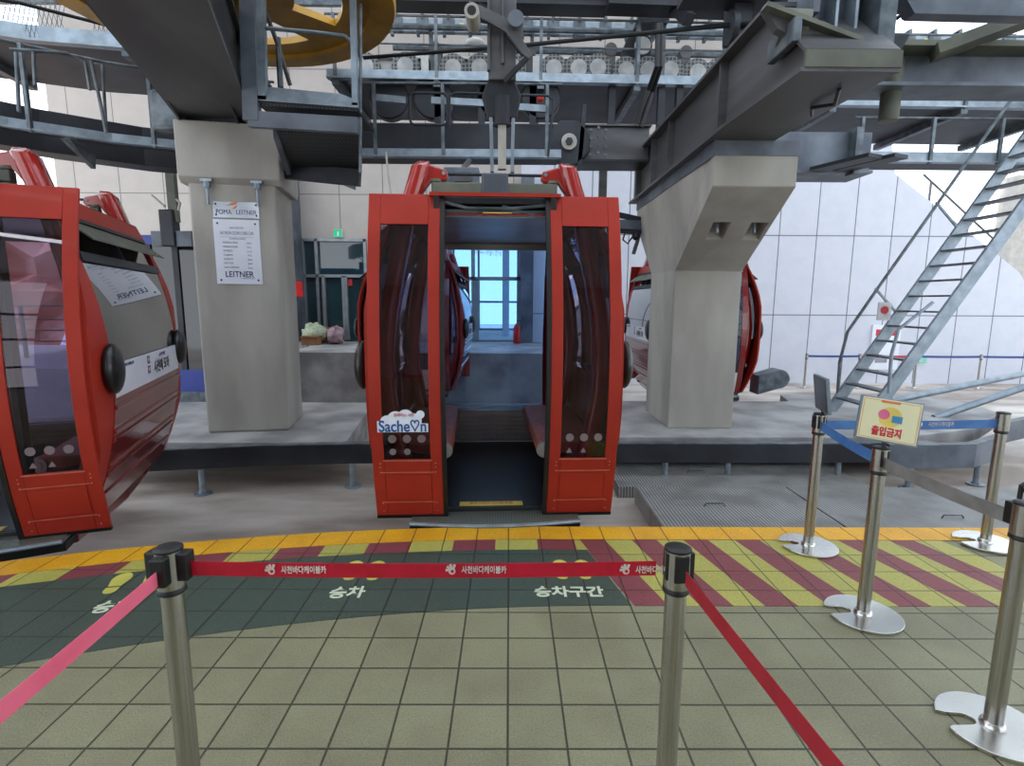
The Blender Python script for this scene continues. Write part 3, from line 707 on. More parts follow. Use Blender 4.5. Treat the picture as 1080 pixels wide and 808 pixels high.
    for k in range(5): g.box(-0.50, 0.50, 0.98 + 0.0, 1.005, 0.14 + 0.05 * k, 0.17 + 0.05 * k)
    for k in range(14): g.box(-0.49 + 0.071 * k, -0.49 + 0.071 * k + 0.045, 0.97, 1.0, 0.085, 0.105)
    g.build('heater_grille', M_['white_metal'], rp_, 0.004)
    g = MB(); g.box(-0.55, 0.55, 1.005, 1.03, 0.05, 0.42); g.build('heater_back', M_['cabin_ceiling'], rp_)
    g = MB(); wall_slab(g, -0.60, 0.60, 0.42, 2.22, 1, -0.04, 0.01, 12); g.build('rear_window', M_['rear_glass'], c, smooth=True)
    r = MB(); wall_slab(r, -0.62, 0.62, 2.20, 2.36, 1, -0.03, 0.05); r.build('rear_header', M_['cabin_ceiling'], c)
    for s in (-1, 1):
        make_door(c, s, -1, decal and s < 0, True, detail)
    # floor notice by the door
    m = MB(); m.box(-0.28, 0.22, -0.985, -0.90, 0.051, 0.054); fn = m.build('floor_notice', M_['print_yellow'], c)
    text('notice_lettering', '문에 기대지 마시오 위험', 0.05, M_['print_red'], fn, (-0.03, -0.94, 0.0556), (1, 0, 0), (0, 1, 0), 0.0004, width=0.34)
    return c

def end_banner(c, s):
    """printed strip along the foot of the end window"""
    z0, z1 = 0.95, 1.20
    m = MB(); end_slab(m, -0.95, 0.95, z0, z1, s, 0.004, 0.004, 3); b = m.build('printed_banner', M_['white'], c)
    zc = 1.095
    def P(y, z): return (s * (ex(z) + 0.0055), y, z)
    up = Vector((0.0, 0, 1)); right = Vector((0, s, 0))
    text('banner_lettering', '사천에 또와', 0.12, M_['black_steel'], b, P(s * 0.30, 1.055), right, up, width=0.52, bold=0.003)
    text('banner_lettering', '사천바다케이블카', 0.03, M_['print_navy'], b, P(s * -0.66, 1.165), right, up, width=0.28)
    text('banner_lettering', '#사천여행', 0.04, M_['print_purple'], b, P(s * 0.33, 1.155), right, up, width=0.20)
    for z in (1.145, 1.06):
        k = MB(); y = s * -0.12
        k.prism([P(y - 0.035, z - 0.033), P(y + 0.035, z - 0.033), P(y + 0.035, z + 0.033), P(y - 0.035, z + 0.033)], (s * 0.002, 0, 0)); k.build('banner_badge', M_['print_purple'], b)
        text('banner_lettering', '함께' if z > 1.1 else '행복', 0.035, M_['print_white'], b, (s * (ex(z) + 0.009), y, z), right, up)
    k = MB(); y = s * -0.86; k.prism([P(y - 0.02, 1.135), P(y + 0.02, 1.135), P(y, 1.175)], (s * 0.002, 0, 0)); k.build('banner_emblem', M_['print_red'], b)

cabin = make_cabin(True)
for s in (-1, 1): end_banner(cabin, s)
cabin.location = (-0.155, 5.06, 0.015); cabin.rotation_euler = (0, 0, math.radians(2.8))
tag(cabin, 'red gondola cabin in the middle standing open at the platform edge', 'cable car')
c2 = copy_tree(cabin); c2.location = (-4.09, 4.46, 0.0); c2.rotation_euler = (0, 0, math.radians(19.5)); c2['label'] = 'red gondola cabin cut by the left picture edge, turned to show its smoked end window'
c3 = copy_tree(cabin); c3.location = (-1.78, 10.9, 0.0); c3.rotation_euler = (0, 0, math.radians(180)); c3['label'] = 'far red gondola cabin seen past the left door and through the middle cabin'
c4 = copy_tree(cabin); c4.location = (3.48, 10.7, 0.0); c4.rotation_euler = (0, 0, math.radians(180)); c4['label'] = 'red gondola cabin on the far track mostly hidden behind the right pillar'

# hanger arm with rope grip above the middle cabin (same on the left one)
def hanger(cx, cy, rz, lab):
    e = empty('cabin_hanger', (cx, cy, 2.6), rz, lab, 'cable car hanger'); W = world_of(e)
    def w(x, y, z): return W @ Vector((x, y, z - 2.6))
    m = MB()
    for s in (-1, 1): m.add(*(lambda q: (q.v, q.f))(MB().bar(w(s * 0.075, -0.80, 2.62), w(s * 0.085, -0.80, 3.10), 0.025, 0.05)))
    m.build('fork_plate', M_['galv'], e)
    m = MB(); m.bar(w(0, -0.8, 2.64), w(0, -0.8, 3.0), 0.06, 0.06); m.build('fork_core', M_['seat_end'], e)
    m = MB(); m.cyl(w(0, -0.8, 2.95), 0.065, 0.20, 'Z', 12); m.build('grip_cylinder', M_['black_steel'], e)
    m = MB(); m.prism([w(-0.11, -0.83, 3.0), w(0.11, -0.83, 3.0), w(0.14, -0.83, 3.15), w(0.05, -0.83, 3.35), w(-0.08, -0.83, 3.32), w(-0.15, -0.83, 3.15)], W.to_3x3() @ Vector((0, 0.06, 0))); m.build('grip_jaw', M_['black_steel'], e, 0.01)
    m = MB(); m.bar(w(0, -0.8, 3.25), w(0, -0.8, 4.15), 0.20, 0.12); m.bar(w(-0.10, -0.87, 3.3), w(-0.10, -0.87, 4.15), 0.02, 0.05); m.bar(w(0.0, -0.87, 3.35), w(0.0, -0.87, 4.1), 0.02, 0.03); m.build('column', M_['dark_steel'], e, 0.006)
    m = MB(); m.bar(w(0, -0.8, 4.15), w(0, -0.8, 4.8), 0.18, 0.12); m.build('upper_column', M_['grey_steel'], e, 0.006)
    D_ = 4.12
    m = MB(); m.prism([A(495, 0, D_), A(512, 8, D_), A(532, 18, D_), A(546, 32, D_), A(561, 58, D_), A(558, 62, D_), A(550, 56, D_), A(534, 34, D_), A(520, 26, D_), A(494, 12, D_)], (0, 0.03, 0)); m.build('lever_plate', M_['dark_steel'], e, 0.004)
    m = MB(); p = A(498, 15, 4.0); m.cyl((p.x, 3.95, p.z), 0.05, 0.2, 'Y', 18); ro = m.build('guide_roller', M_['seat_end'], e, smooth=True)
    m = MB(); m.cyl((p.x, 3.945, p.z), 0.03, 0.01, 'Y', 14); m.build('roller_bore', M_['rubber'], ro)
    m = MB(); p = A(544, 22, 4.1); m.cyl((p.x, 4.06, p.z), 0.055, 0.16, 'Y', 18); m.build('lever_roller', M_['grey_steel'], e, smooth=True)
    m = MB(); m.bar(A(557, 60, 4.14), A(532, 86, 4.16), 0.03, 0.03); m.build('lever_strut', M_['black_steel'], e)
    m = MB(); m.bar(A(536, 36, 4.14), A(553, 58, 4.14), 0.03, 0.04); m.build('lever_link', M_['black_steel'], e)
    return e
hanger(-0.10, 5.06, math.radians(2.8), 'dark steel hanger arm and rope grip rising above the middle red cabin')

# ------------------------------------------------------------------ stanchions and belts
def make_stanchion():
    e = empty('stanchion')
    m = MB(); out = []
    R = 0.185; n = 40      # round base with a hook-shaped notch for stacking
    for k in range(n + 1):
        a = math.radians(200) + math.radians(335) * k / n; out.append((R * math.cos(a), R * math.sin(a)))
    a_end = math.radians(200 + 335); a0 = math.radians(200)
    notch = [(-0.115, 0.0), (-0.075, 0.015), (-0.055, 0.045), (-0.075, 0.072), (-0.115, 0.082)]
    base = []
    for k in range(n + 1):
        a = math.radians(190) + math.radians(322) * k / n; base.append((R * math.cos(a), R * math.sin(a)))
    base = [(R * math.cos(math.radians(184 + 332 * k / n)), R * math.sin(math.radians(184 + 332 * k / n))) for k in range(n + 1)]
    base += [(-0.160, 0.078), (-0.140, 0.066)] + [(-0.082 + 0.030 * math.cos(math.radians(90 - 180 * k / 8)), 0.030 + 0.030 * math.sin(math.radians(90 - 180 * k / 8))) for k in range(9)] + [(-0.135, -0.002), (-0.165, -0.002)]
    m.prism([(x, y, 0.0) for x, y in base], (0, 0, 0.016)); b = m.build('base', M_['stainless_base'], e, 0.006, seg=3)
    m = MB(); m.lathe((0, 0, 0.016), [(0.045, 0), (0.042, 0.012), (0.034, 0.02)], 24); m.build('collar', M_['stainless_base'], b, smooth=True)
    m = MB(); m.cyl((0, 0, 0.016), 0.032, 0.80, 'Z', 28); m.build('pole', M_['stainless'], e, smooth=True)
    m = MB(); m.lathe((0, 0, 0.79), [(0.036, 0), (0.040, 0.004), (0.040, 0.014), (0.036, 0.02)], 28); m.build('black_ring', M_['rubber'], e, smooth=True)
    m = MB(); m.cyl((0, 0, 0.81), 0.039, 0.115, 'Z', 28); m.build('head', M_['stainless'], e, smooth=True)
    m = MB(); m.lathe((0, 0, 0.925), [(0.040, 0), (0.040, 0.006), (0.034, 0.010), (0.012, 0.010)], 28); m.build('cap', M_['rubber'], e, smooth=True)
    return e
def clip(parent, ang, wide=0.022, deep=0.03):
    W = world_of(parent); c, s_ = math.cos(ang), math.sin(ang)
    q = [Vector((0.030 * c - wide * s_ * t, 0.030 * s_ + wide * c * t, 0.835)) for t in (-1, 1)] + [Vector(((0.034 + deep) * c - wide * s_ * t, (0.034 + deep) * s_ + wide * c * t, 0.835)) for t in (1, -1)]
    MB().prism([W @ p for p in q], (0, 0, 0.085)).build('belt_clip', M_['rubber'], parent, 0.004)

spots = [
    ((-1.012, 1.520), 0.0, 'stainless stanchion in the left foreground with a pink and a red belt', 'left'),
    ((0.510, 1.530), 0.0, 'stainless stanchion in the right foreground joining two red belts', 'mid'),
    ((1.920, 1.905), 0.3, 'stainless stanchion cut by the right picture edge with a black sign arm on top', 'near_right'),
    ((1.907, 2.680), 0.2, 'stainless stanchion carrying the cream keep-out sign board', 'sign'),
    ((2.060, 3.500), 0.1, 'stainless stanchion near the yellow edge carrying a dark board seen edge on', 'back_board'),
    ((3.337, 3.560), 0.2, 'stainless stanchion farthest right with blue belt ending at its bare head', 'far_right')]
proto = make_stanchion(); ST = {}
for i, (p, rz, lab, key) in enumerate(spots):
    o = proto if i == 0 else copy_tree(proto)
    o.location = (p[0], p[1], 0.004 if p[1] > 2.7 else 0.0); o.rotation_euler = (0, 0, 0); tag(o, lab, 'stanchion', 'belt barrier stanchions'); ST[key] = o

# back-of-hall stanchions in front of the white wall
wall_posts = [A(848.5, 403, 14.6), A(904, 405, 14.6), A(964, 405, 14.6), A(1031, 406, 14.6), A(1105, 408, 14.6)]
for k, p in enumerate(wall_posts):
    o = copy_tree(proto); o.location = (p.x, 14.6, -0.64); o.rotation_euler = (0, 0, 0.4)
    tag(o, ['thin far stanchion by the white wall, leftmost of the blue belt row', 'thin far stanchion by the white wall just left of the galvanised stair', 'thin far stanchion by the white wall just right of the galvanised stair', 'thin far stanchion by the white wall at the right, right of the wall box', 'thin far stanchion by the white wall beyond the right picture edge'][k], 'stanchion', 'stanchions along the white back wall')

def belt(a, b, m, lab, z0=0.845, z1=0.905, sag=0.008, name='belt', turn=0.0, t=0.0015, ra=0.064, rb=0.064):
    a = Vector(a); b = Vector(b); d = (b - a); d.z = 0; u = d.normalized(); a = a + u * ra; b = b - u * rb
    n = 12; nr = Vector((-u.y, u.x, 0)); lo = []; hi = []
    for k in range(n + 1):
        q = k / n; p = a.lerp(b, q); p.z = a.z + (b.z - a.z) * q - sag * 4 * q * (1 - q)
        lo.append(p + Vector((0, 0, z0))); hi.append(p + Vector((0, 0, z1)) + nr * turn * math.sin(PI * q))
    o = MB().strip(lo, hi, nr * t).build(name, M_[m], None, smooth=True)
    return tag(o, lab, 'barrier belt')
def ang(a, b): return math.atan2(b[1] - a[1], b[0] - a[0])
L0 = Vector((*spots[0][0], 0)); R0 = Vector((*spots[1][0], 0)); NR = Vector((*spots[2][0], 0)); SG = Vector((*spots[3][0], 0)); BB = Vector((*spots[4][0], 0)); FR = Vector((*spots[5][0], 0))
clip(ST['left'], ang(L0, R0)); clip(ST['left'], ang(L0, G(-30, 772, 0.865))); clip(ST['left'], ang(L0, (-2, 1.65)))
clip(ST['mid'], ang(R0, L0), deep=0.004); clip(ST['mid'], ang(R0, G(893, 822, 0.865)), deep=0.006); clip(ST['mid'], ang(R0, (1.5, 1.7)), deep=0.012)
rb = belt(L0, R0, 'belt_red', 'bright red belt with white cable car lettering between the two foreground stanchions', 0.842, 0.888)
PE = G(-30, 772, 0.865); DE = G(893, 822, 0.865); PE = L0 + (Vector((PE.x, PE.y, 0)) - L0) * 2.2; DE = R0 + (Vector((DE.x, DE.y, 0)) - R0) * 3.0
pb = belt(L0, (PE.x, PE.y, 0), 'belt_pink', 'belt painted an overexposed pale pink running from the left foreground stanchion out of the frame', 0.842, 0.888, rb=0)
db = belt(R0, (DE.x, DE.y, 0.0), 'belt_dark_red', 'dark red belt running from the right foreground stanchion towards the lower right corner', 0.842, 0.888, rb=0)
# emblem and lettering on the red belt
u = (R0 - L0).normalized(); nr = Vector((u.y, -u.x, 0))
def belt_print(x):
    c = L0 + u * ((x - L0.x) / u.x) + nr * 0.0035; c.z = 0.8605
    k = MB()
    for q, (dx, dz, r) in enumerate(((-0.001, 0.0, 0.011),)):
        k.tube([c + u * dx + Vector((0, 0, dz - 0.003)), c + u * dx + Vector((0, 0, dz - 0.003)) + nr * 0.0006], 0.0105, 18)
    for a_ in (100, 135, 170, 60):
        d_ = u * math.cos(math.radians(a_)) + Vector((0, 0, math.sin(math.radians(a_))))
        p_ = c + d_ * 0.012; s_ = u * math.cos(math.radians(a_ + 90)) + Vector((0, 0, math.sin(math.radians(a_ + 90))))
        k.prism([c + d_ * 0.007 + s_ * 0.003, c + d_ * 0.019 + s_ * 0.007, c + d_ * 0.021 - s_ * 0.001, c + d_ * 0.008 - s_ * 0.003], nr * 0.0006)
    k.build('belt_emblem', M_['print_white'], rb)
    k = MB(); k.tube([c + nr * 0.0007 + Vector((0, 0, -0.003)), c + nr * 0.0014 + Vector((0, 0, -0.003))], 0.005, 14); k.build('emblem_centre', M_['belt_red'], rb)
    text('belt_lettering', '사천바다케이블카', 0.026, M_['print_white'], rb, c + u * 0.095, u, (0, 0, 1), 0.0004, width=0.135, bold=0.0006)
for px_ in (287, 477, 661): belt_print(A(px_, 604, 1.52).x)
# faint scuffed lettering on the pink belt
# blue and grey belts on the right
clip(ST['back_board'], ang(BB, FR), deep=0.004); clip(ST['back_board'], ang(BB, SG), deep=0.004); clip(ST['back_board'], PI, deep=0.006)
clip(ST['sign'], ang(SG, NR), deep=0.004); clip(ST['sign'], ang(SG, BB), deep=0.004); clip(ST['far_right'], 0.3, deep=0.006)
clip(ST['near_right'], ang(NR, SG), deep=0.03); clip(ST['near_right'], 0.2, deep=0.03)
bb = belt(BB, FR, 'belt_blue', 'blue belt between the edge-on board stanchion and the farthest right stanchion', 0.83, 0.89, ra=0.04, rb=0.04)
ub = (FR - BB).normalized(); nb_ = Vector((ub.y, -ub.x, 0))
cb = BB.lerp(FR, 0.66) + nb_ * 0.004; cb.z = 0.857
text('belt_lettering', '사천바다케이블카', 0.035, M_['print_white'], bb, cb, ub, (0, 0, 1), 0.0004, width=0.18)
k = MB(); cc = BB.lerp(FR, 0.545) + nb_ * 0.004; cc.z = 0.860; k.tube([cc, cc + nb_ * 0.0008], 0.017, 16); k.build('belt_emblem', M_['print_white'], bb)
belt(BB, SG, 'belt_blue', 'short blue belt slanting from the edge-on board stanchion to the sign stanchion', 0.83, 0.89, ra=0.04, rb=0.04)
belt(SG, NR, 'belt_grey', 'grey belt slanting from the sign stanchion to the stanchion at the right picture edge', 0.825, 0.885, ra=0.04, rb=0.05)
for k, mm in enumerate(('belt_navy', 'belt_red', 'belt_navy', 'belt_navy')):
    a_, b_ = wall_posts[k], wall_posts[k + 1]
    belt((a_.x, 14.6, -0.64), (b_.x, 14.6, -0.64), mm, ['navy belt along the white wall left of the galvanised stair', 'short red belt along the white wall behind the galvanised stair', 'navy belt along the white wall right of the galvanised stair', 'navy belt along the white wall running out at the right'][k], ra=0.03, rb=0.03)

# sign board (cream, red lettering) and edge-on board
def board(key, loc, rz, tilt, w, h, lab, mface, roll_=0.0):
    e = empty('sign_board', loc, 0, lab, 'sign')
    Wm = Matrix.Translation(loc) @ Matrix.Rotation(rz, 4, 'Z') @ Matrix.Rotation(tilt, 4, 'X') @ Matrix.Rotation(math.radians(roll_), 4, 'Y')
    def q(x, y, z): return Wm @ Vector((x, y, z))
    def panel(n_, x0, x1, z0, z1, y0, y1, m, par=e, bev=0.002):
        return MB().prism([q(x0, y0, z0), q(x1, y0, z0), q(x1, y0, z1), q(x0, y0, z1)], Wm.to_3x3() @ Vector((0, y1 - y0, 0))).build(n_, m, par, bev)
    panel('frame', -w / 2, w / 2, 0, h, 0, 0.02, M_['galv'])
    f = panel('sign_face', -w / 2 + 0.008, w / 2 - 0.008, 0.008, h - 0.008, -0.003, 0.0, M_[mface])
    panel('back_plate', -w / 2 + 0.01, w / 2 - 0.01, 0.01, h - 0.01, 0.02, 0.024, M_['grey_steel'])
    MB().tube([q(0, 0.012, 0.01), q(0, 0.012, -0.02), Vector((loc[0], loc[1], loc[2] - 0.03))], 0.012, 8).build('stem', M_['black_steel'], e)
    return e, f, q, Wm
SGz = 0.945
e, f, q, Wm = board('sign', (1.915, 2.665, 0.96), math.radians(-14), math.radians(-10), 0.285, 0.225, 'cream keep-out sign board with red Korean lettering on the right stanchion', 'cream', 7.5)
ri = Wm.to_3x3() @ Vector((1, 0, 0)); up = Wm.to_3x3() @ Vector((0, 0, 1)); nf = Wm.to_3x3() @ Vector((0, -1, 0))
text('sign_lettering', '출입금지', 0.05, M_['print_red'], f, q(-0.005, -0.0042, 0.05), ri, up, 0.0006, width=0.135, bold=0.002)
m = MB(); m.tube([q(0, -0.003, 0.13), q(0, -0.0042, 0.13)], 0.052, 28); m.build('printed_disc', M_['print_yellow'], f)
m = MB(); m.prism([q(-0.05, -0.004, 0.200), q(0.035, -0.004, 0.200), q(0.035, -0.004, 0.212), q(-0.05, -0.004, 0.212)], nf * 0.001); m.build('printed_bar', M_['orange'], f)
m = MB()
for (x0, x1, z0, z1) in ((-0.128, 0.128, 0.014, 0.016), (-0.128, 0.128, 0.208, 0.210), (-0.128, -0.126, 0.014, 0.21), (0.126, 0.128, 0.014, 0.21)):
    m.prism([q(x0, -0.003, z0), q(x1, -0.003, z0), q(x1, -0.003, z1), q(x0, -0.003, z1)], nf * 0.0008)
m.build('printed_border', M_['orange'], f)
m = MB()   # plain generic shapes where the printed figures are
m.tube([q(-0.03, -0.0044, 0.14), q(-0.03, -0.0052, 0.14)], 0.026, 20); m.build('printed_pink_shape', mat('pink_print', (226, 110, 150), 0.5), f)
m = MB(); m.prism([q(0.008, -0.0046, 0.105), q(0.055, -0.0046, 0.105), q(0.055, -0.0046, 0.14), q(0.008, -0.0046, 0.14)], nf * 0.0008); m.build('printed_blue_shape', mat('sky_blue_print', (70, 150, 200), 0.5), f, 0.0)
e2, f2, q2, W2 = board('back', (2.085, 3.49, 0.955), math.radians(76), math.radians(-8), 0.27, 0.235, 'dark grey sign board seen nearly edge on atop the stanchion at the yellow edge', 'grey_steel')

# small bracket on the stanchion at the right picture edge
e = empty('sign_holder', (1.93, 1.9, 0.94), 0, 'black and silver sign holder arm atop the stanchion at the right picture edge', 'sign holder')
MB().tube([(1.885, 1.90, 0.95), (1.885, 1.90, 1.0), (1.91, 1.90, 1.015), (2.1, 1.90, 1.02)], 0.008, 8).build('bent_arm', M_['rubber'], e)
MB().box(1.89, 2.1, 1.86, 1.90, 0.975, 0.992).build('holder_tray', M_['stainless_base'], e, 0.003)
MB().box(1.922, 1.936, 1.88, 1.90, 0.935, 0.98).build('stem', M_['rubber'], e)

# ------------------------------------------------------------------ overhead steel
def beam_box(name, pts_bottom, h, m, lab, cat='beam', flange=0.06, parts=True):
    pass

# right longitudinal beam over the right pillar
e = empty('girder', (2.5, 5.8, 3.3), 0, 'dark steel girder lying on the right pillar and jutting towards the viewer', 'girder')
gx0, gx1 = 2.02, 2.68
prof = [(9.4, 3.30), (9.4, 3.95), (4.62, 3.90), (4.02, 3.36), (4.0, 3.26), (5.4, 3.30)]
MB().prism([(gx0 + 0.05, y, z) for y, z in prof], (0.03, 0, 0)).build('web', M_['dark_steel'], e)
MB().prism([(gx1 - 0.08, y, z) for y, z in prof], (0.03, 0, 0)).build('web', M_['dark_steel'], e)
MB().prism([(gx0 - 0.03, 9.42, 3.285), (gx1, 9.42, 3.285), (gx1, 5.4, 3.285), (gx1, 3.98, 3.235), (gx0 - 0.03, 3.98, 3.235), (gx0 - 0.03, 5.4, 3.285)], (0, 0, 0.03)).build('bottom_flange', M_['dark_steel'], e)
MB().prism([(gx0 - 0.06, 9.42, 3.95), (gx1, 9.42, 3.95), (gx1, 4.5, 3.90), (gx0 - 0.06, 4.5, 3.90)], (0, 0, 0.03)).build('top_flange', M_['dark_steel'], e)
MB().prism([(gx0, 4.62, 3.91), (gx1, 4.62, 3.91), (gx1, 4.0, 3.36), (gx0, 4.0, 3.36)], (0, 0, 0.03)).build('slope_plate', M_['dark_steel'], e)
MB().box(gx0, gx1, 3.97, 4.0, 3.26, 3.37).build('nose_plate', M_['olive_steel'], e)
for y in (8.9, 8.0, 7.2, 5.5):
    MB().box(gx0 - 0.03, gx0 + 0.05, y, y + 0.025, 3.31, 3.93).build('stiffener', M_['dark_steel'], e)
MB().tube([(gx0 - 0.02, 4.36, 3.68), (gx0 + 0.16, 4.30, 3.64)], 0.13, 20).build('end_sheave', M_['olive_steel'], e, 0.01, smooth=True); MB().box(gx0 - 0.04, gx0 + 0.02, 4.1, 4.5, 3.48, 3.64).build('sheave_bracket', M_['galv_dark'], e, 0.01)
for x in (2.45,): MB().tube([(x, 4.3, 3.24), (x + 0.09, 4.5, 3.20), (x + 0.02, 4.7, 3.24), (x + 0.1, 4.85, 3.23)], 0.015, 6).build('cable_loop', M_['rubber'], e)

# heavy upright standing at the right girder
e = empty('steel_upright', (3.0, 4.6, 3.6), 0, 'broad grey steel upright at the top right above the girder nose', 'steel column')
UD = 4.25
def UX(px_): return A(px_, 30, UD).x
zb = A(900, 52, UD).z
MB().box(UX(856), UX(863), UD, UD + 0.4, zb + 0.25, zb + 1.3).build('flange', M_['grey_steel'], e)
MB().box(UX(863), UX(924), UD + 0.2, UD + 0.24, zb, zb + 1.3).build('web', M_['grey_steel'], e)
for px_ in (884, 905): MB().box(UX(px_), UX(px_ + 3), UD + 0.05, UD + 0.2, zb, zb + 1.3).build('rib', M_['galv'], e)
MB().box(UX(922), UX(940), UD - 0.05, UD + 0.45, zb, zb + 1.3).build('box_column', M_['galv_dark'], e, 0.006)
q = [A(806, 6, 4.2), A(830, 10, 4.2), A(909, 42, 4.2), A(905, 50, 4.2), A(850, 46, 4.2), A(820, 30, 4.2)]
MB().prism(q, (0, 0.08, 0)).build('tilted_plate', M_['dark_steel'], e)
MB().bar(A(806, 7, 4.18), A(907, 45, 4.18), 0.10, 0.03).build('tilted_flange', M_['olive_steel'], e)
# pale flat beam running right from the upright, with a brace
e = empty('cross_girder', (4.5, 5.6, 3.6), 0, 'dusty green flanged girder running right from the steel upright', 'girder')
a0, a1 = A(700, 60, 5.5), A(1130, 64, 5.5)
za = 4.05
MB().box(3.3, 6.6, 5.45, 5.95, za, za + 0.05).build('top_flange', M_['olive_steel'], e)
MB().box(3.3, 6.6, 5.68, 5.72, za - 0.30, za).build('web', M_['grey_steel'], e)
MB().box(3.3, 6.6, 5.50, 5.90, za - 0.33, za - 0.30).build('bottom_flange', M_['grey_steel'], e)
MB().bar(A(985, 56, 5.5), A(1110, 10, 5.2), 0.25, 0.10).build('diagonal_brace', M_['olive_steel'], e)
a = A(942, 75, 5.7); b = A(938, 128, 5.7)
MB().cyl((a.x, 5.7, b.z), 0.09, a.z - b.z + 0.1, 'Z', 16).build('drop_pipe', M_['olive_steel'], e, smooth=True)
MB().prism([A(940, 36, 5.4), A(960, 36, 5.4), A(945, 62, 5.4), A(930, 62, 5.4)], (0, 0.05, 0)).build('gusset', M_['black_steel'], e)
e = MB().prism([A(940, -30, 4.6), A(1130, -30, 4.6), A(1130, 18, 4.6), A(965, 14, 4.6)], (0, 0.12, 0)).build('overhead_beam', M_['grey_steel'])
tag(e, 'flat grey beam filling the top right corner of the view', 'beam')
for k in range(3):
    o = MB().tube([A(945 + 6 * k, 20 + 0 * k, 4.8 + 0.1 * k), A(1000 + 8 * k, -22, 4.6 + 0.1 * k)], 0.015, 6).build('conduit', M_['black_steel'])
    tag(o, 'thin black conduit slanting across the top right beam by the upright', 'conduit', 'conduits at the top right')

# left radial girder over the left pillar: underside seen
e = empty('girder', (-3.8, 7.4, 3.85), 0, 'wide dark steel girder rising from the left pillar over the viewer', 'girder')
gl = [(-4.22, 7.45), (-3.38, 7.62), (-2.25, 4.4), (-1.98, 3.6), (-2.9, 3.4), (-3.17, 4.45)]
MB().prism([(x, y, 3.86) for x, y in gl], (0, 0, 0.04)).build('bottom_flange', M_['dark_steel'], e)
d = Vector((-3.38, 7.62, 0)) - Vector((-1.98, 3.6, 0))
for (xa, ya), (xb, yb) in (((-4.15, 7.45), (-2.85, 3.4)), ((-3.45, 7.60), (-2.05, 3.6))):
    MB().bar((xa, ya, 4.25), (xb, yb, 4.25), 0.04, 0.74).build('web', M_['black_steel'], e)
MB().prism([(x, y, 4.62) for x, y in gl], (0, 0, 0.04)).build('top_flange', M_['dark_steel'], e)
for (x, y) in ((-4.1, 7.3), (-3.45, 7.4)):
    MB().prism([(x, y, 3.86), (x + 0.25, y - 0.85, 3.86), (x, y, 3.72)], (0.02, 0.005, 0)).build('gusset', M_['dark_steel'], e)
MB().box(-4.15, -3.1, 7.05, 7.9, 3.80, 3.86).build('bearing_plate', M_['black_steel'], e)
pq = A(180, 120, 7.0)
MB().box(pq.x - 0.24, pq.x + 0.16, 6.95, 7.2, pq.z - 0.2, pq.z + 0.28).build('junction_box', M_['galv_dark'], e, 0.06)

# bullwheel
BW = Vector((-3.2, 6.42, 4.95)); BR = 1.92
e = empty('bullwheel', BW, 0, 'huge yellow bullwheel with oval openings lying flat above the left girder', 'bullwheel')
m = MB(); seg = 64; prof = [(BR - 0.30, 0.0), (BR - 0.02, 0.0), (BR, 0.05), (BR - 0.10, 0.10), (BR, 0.16), (BR - 0.02, 0.20), (BR - 0.30, 0.20)]
vs = []; fs = []
for k in range(seg):
    a_ = 2 * PI * k / seg
    for r, z in prof: vs.append((BW.x + r * math.cos(a_), BW.y + r * math.sin(a_), BW.z + z))
np_ = len(prof)
for k in range(seg):
    for j in range(np_): fs.append((k * np_ + j, k * np_ + (j + 1) % np_, ((k + 1) % seg) * np_ + (j + 1) % np_, ((k + 1) % seg) * np_ + j))
m.add(vs, fs); m.build('rim', M_['bull'], e, smooth=True)
# web with oval openings
disc = MB(); disc.cyl((BW.x, BW.y, BW.z + 0.05), BR - 0.25, 0.08, 'Z', 64)
web = disc.build('web', M_['bull'])
cut = MB()
for k in range(6):
    a_ = 2 * PI * (k + 0.35) / 6; rm = 1.02; pts = []
    for j in range(9): 
        b_ = a_ - 0.30 + 0.60 * j / 8; pts.append((BW.x + (rm + 0.30) * math.cos(b_), BW.y + (rm + 0.30) * math.sin(b_), BW.z - 0.1))
    for j in range(7):
        b_ = a_ + 0.42 * math.cos(PI * 0); t_ = j / 6
    for j in range(9):
        b_ = a_ + 0.24 - 0.48 * j / 8; pts.append((BW.x + (rm - 0.22) * math.cos(b_), BW.y + (rm - 0.22) * math.sin(b_), BW.z - 0.1))
    cut.prism(pts, (0, 0, 0.4))
co = cut.build('cut', M_['bull']); bo = web.modifiers.new('b', 'BOOLEAN'); bo.object = co; bo.operation = 'DIFFERENCE'; bo.solver = 'EXACT'
dg = bpy.context.evaluated_depsgraph_get(); new = bpy.data.meshes.new_from_object(web.evaluated_get(dg)); web.modifiers.clear(); web.data = new
bpy.data.objects.remove(co)
for v in web.data.vertices: v.co -= BW
web.parent = e
MB().cyl((BW.x, BW.y, BW.z - 0.10), 0.42, 0.4, 'Z', 32).build('hub', M_['bull'], e, smooth=True)

# overhead ropes
o = MB().tube([A(384, 61, 7.9), A(560, 47, 7.0), A(740, 29, 6.3), A(1000, 8, 5.6)], 0.025, 8).build('haul_rope', M_['cable']); tag(o, 'thick dark haul rope running from the bullwheel to the upper right', 'rope')
o = MB().tube([A(-60, -10, 6.6), A(20, 3, 7.0), A(122, 29, 7.9), A(200, 50, 8.2)], 0.022, 8).build('haul_rope', M_['cable']); tag(o, 'thick dark haul rope crossing the top left catwalk', 'rope')
o = MB().tube([A(694, 25, 8.0), A(693, 70, 8.0), A(684, 95, 8.3), A(671, 130, 8.4)], 0.035, 8).tube([A(697, 25, 8.05), A(697, 70, 8.05), A(688, 97, 8.35), A(676, 134, 8.4)], 0.035, 8).build('cable_bundle', M_['rubber']); tag(o, 'black cable bundle dropping past the upper catwalk', 'cable')

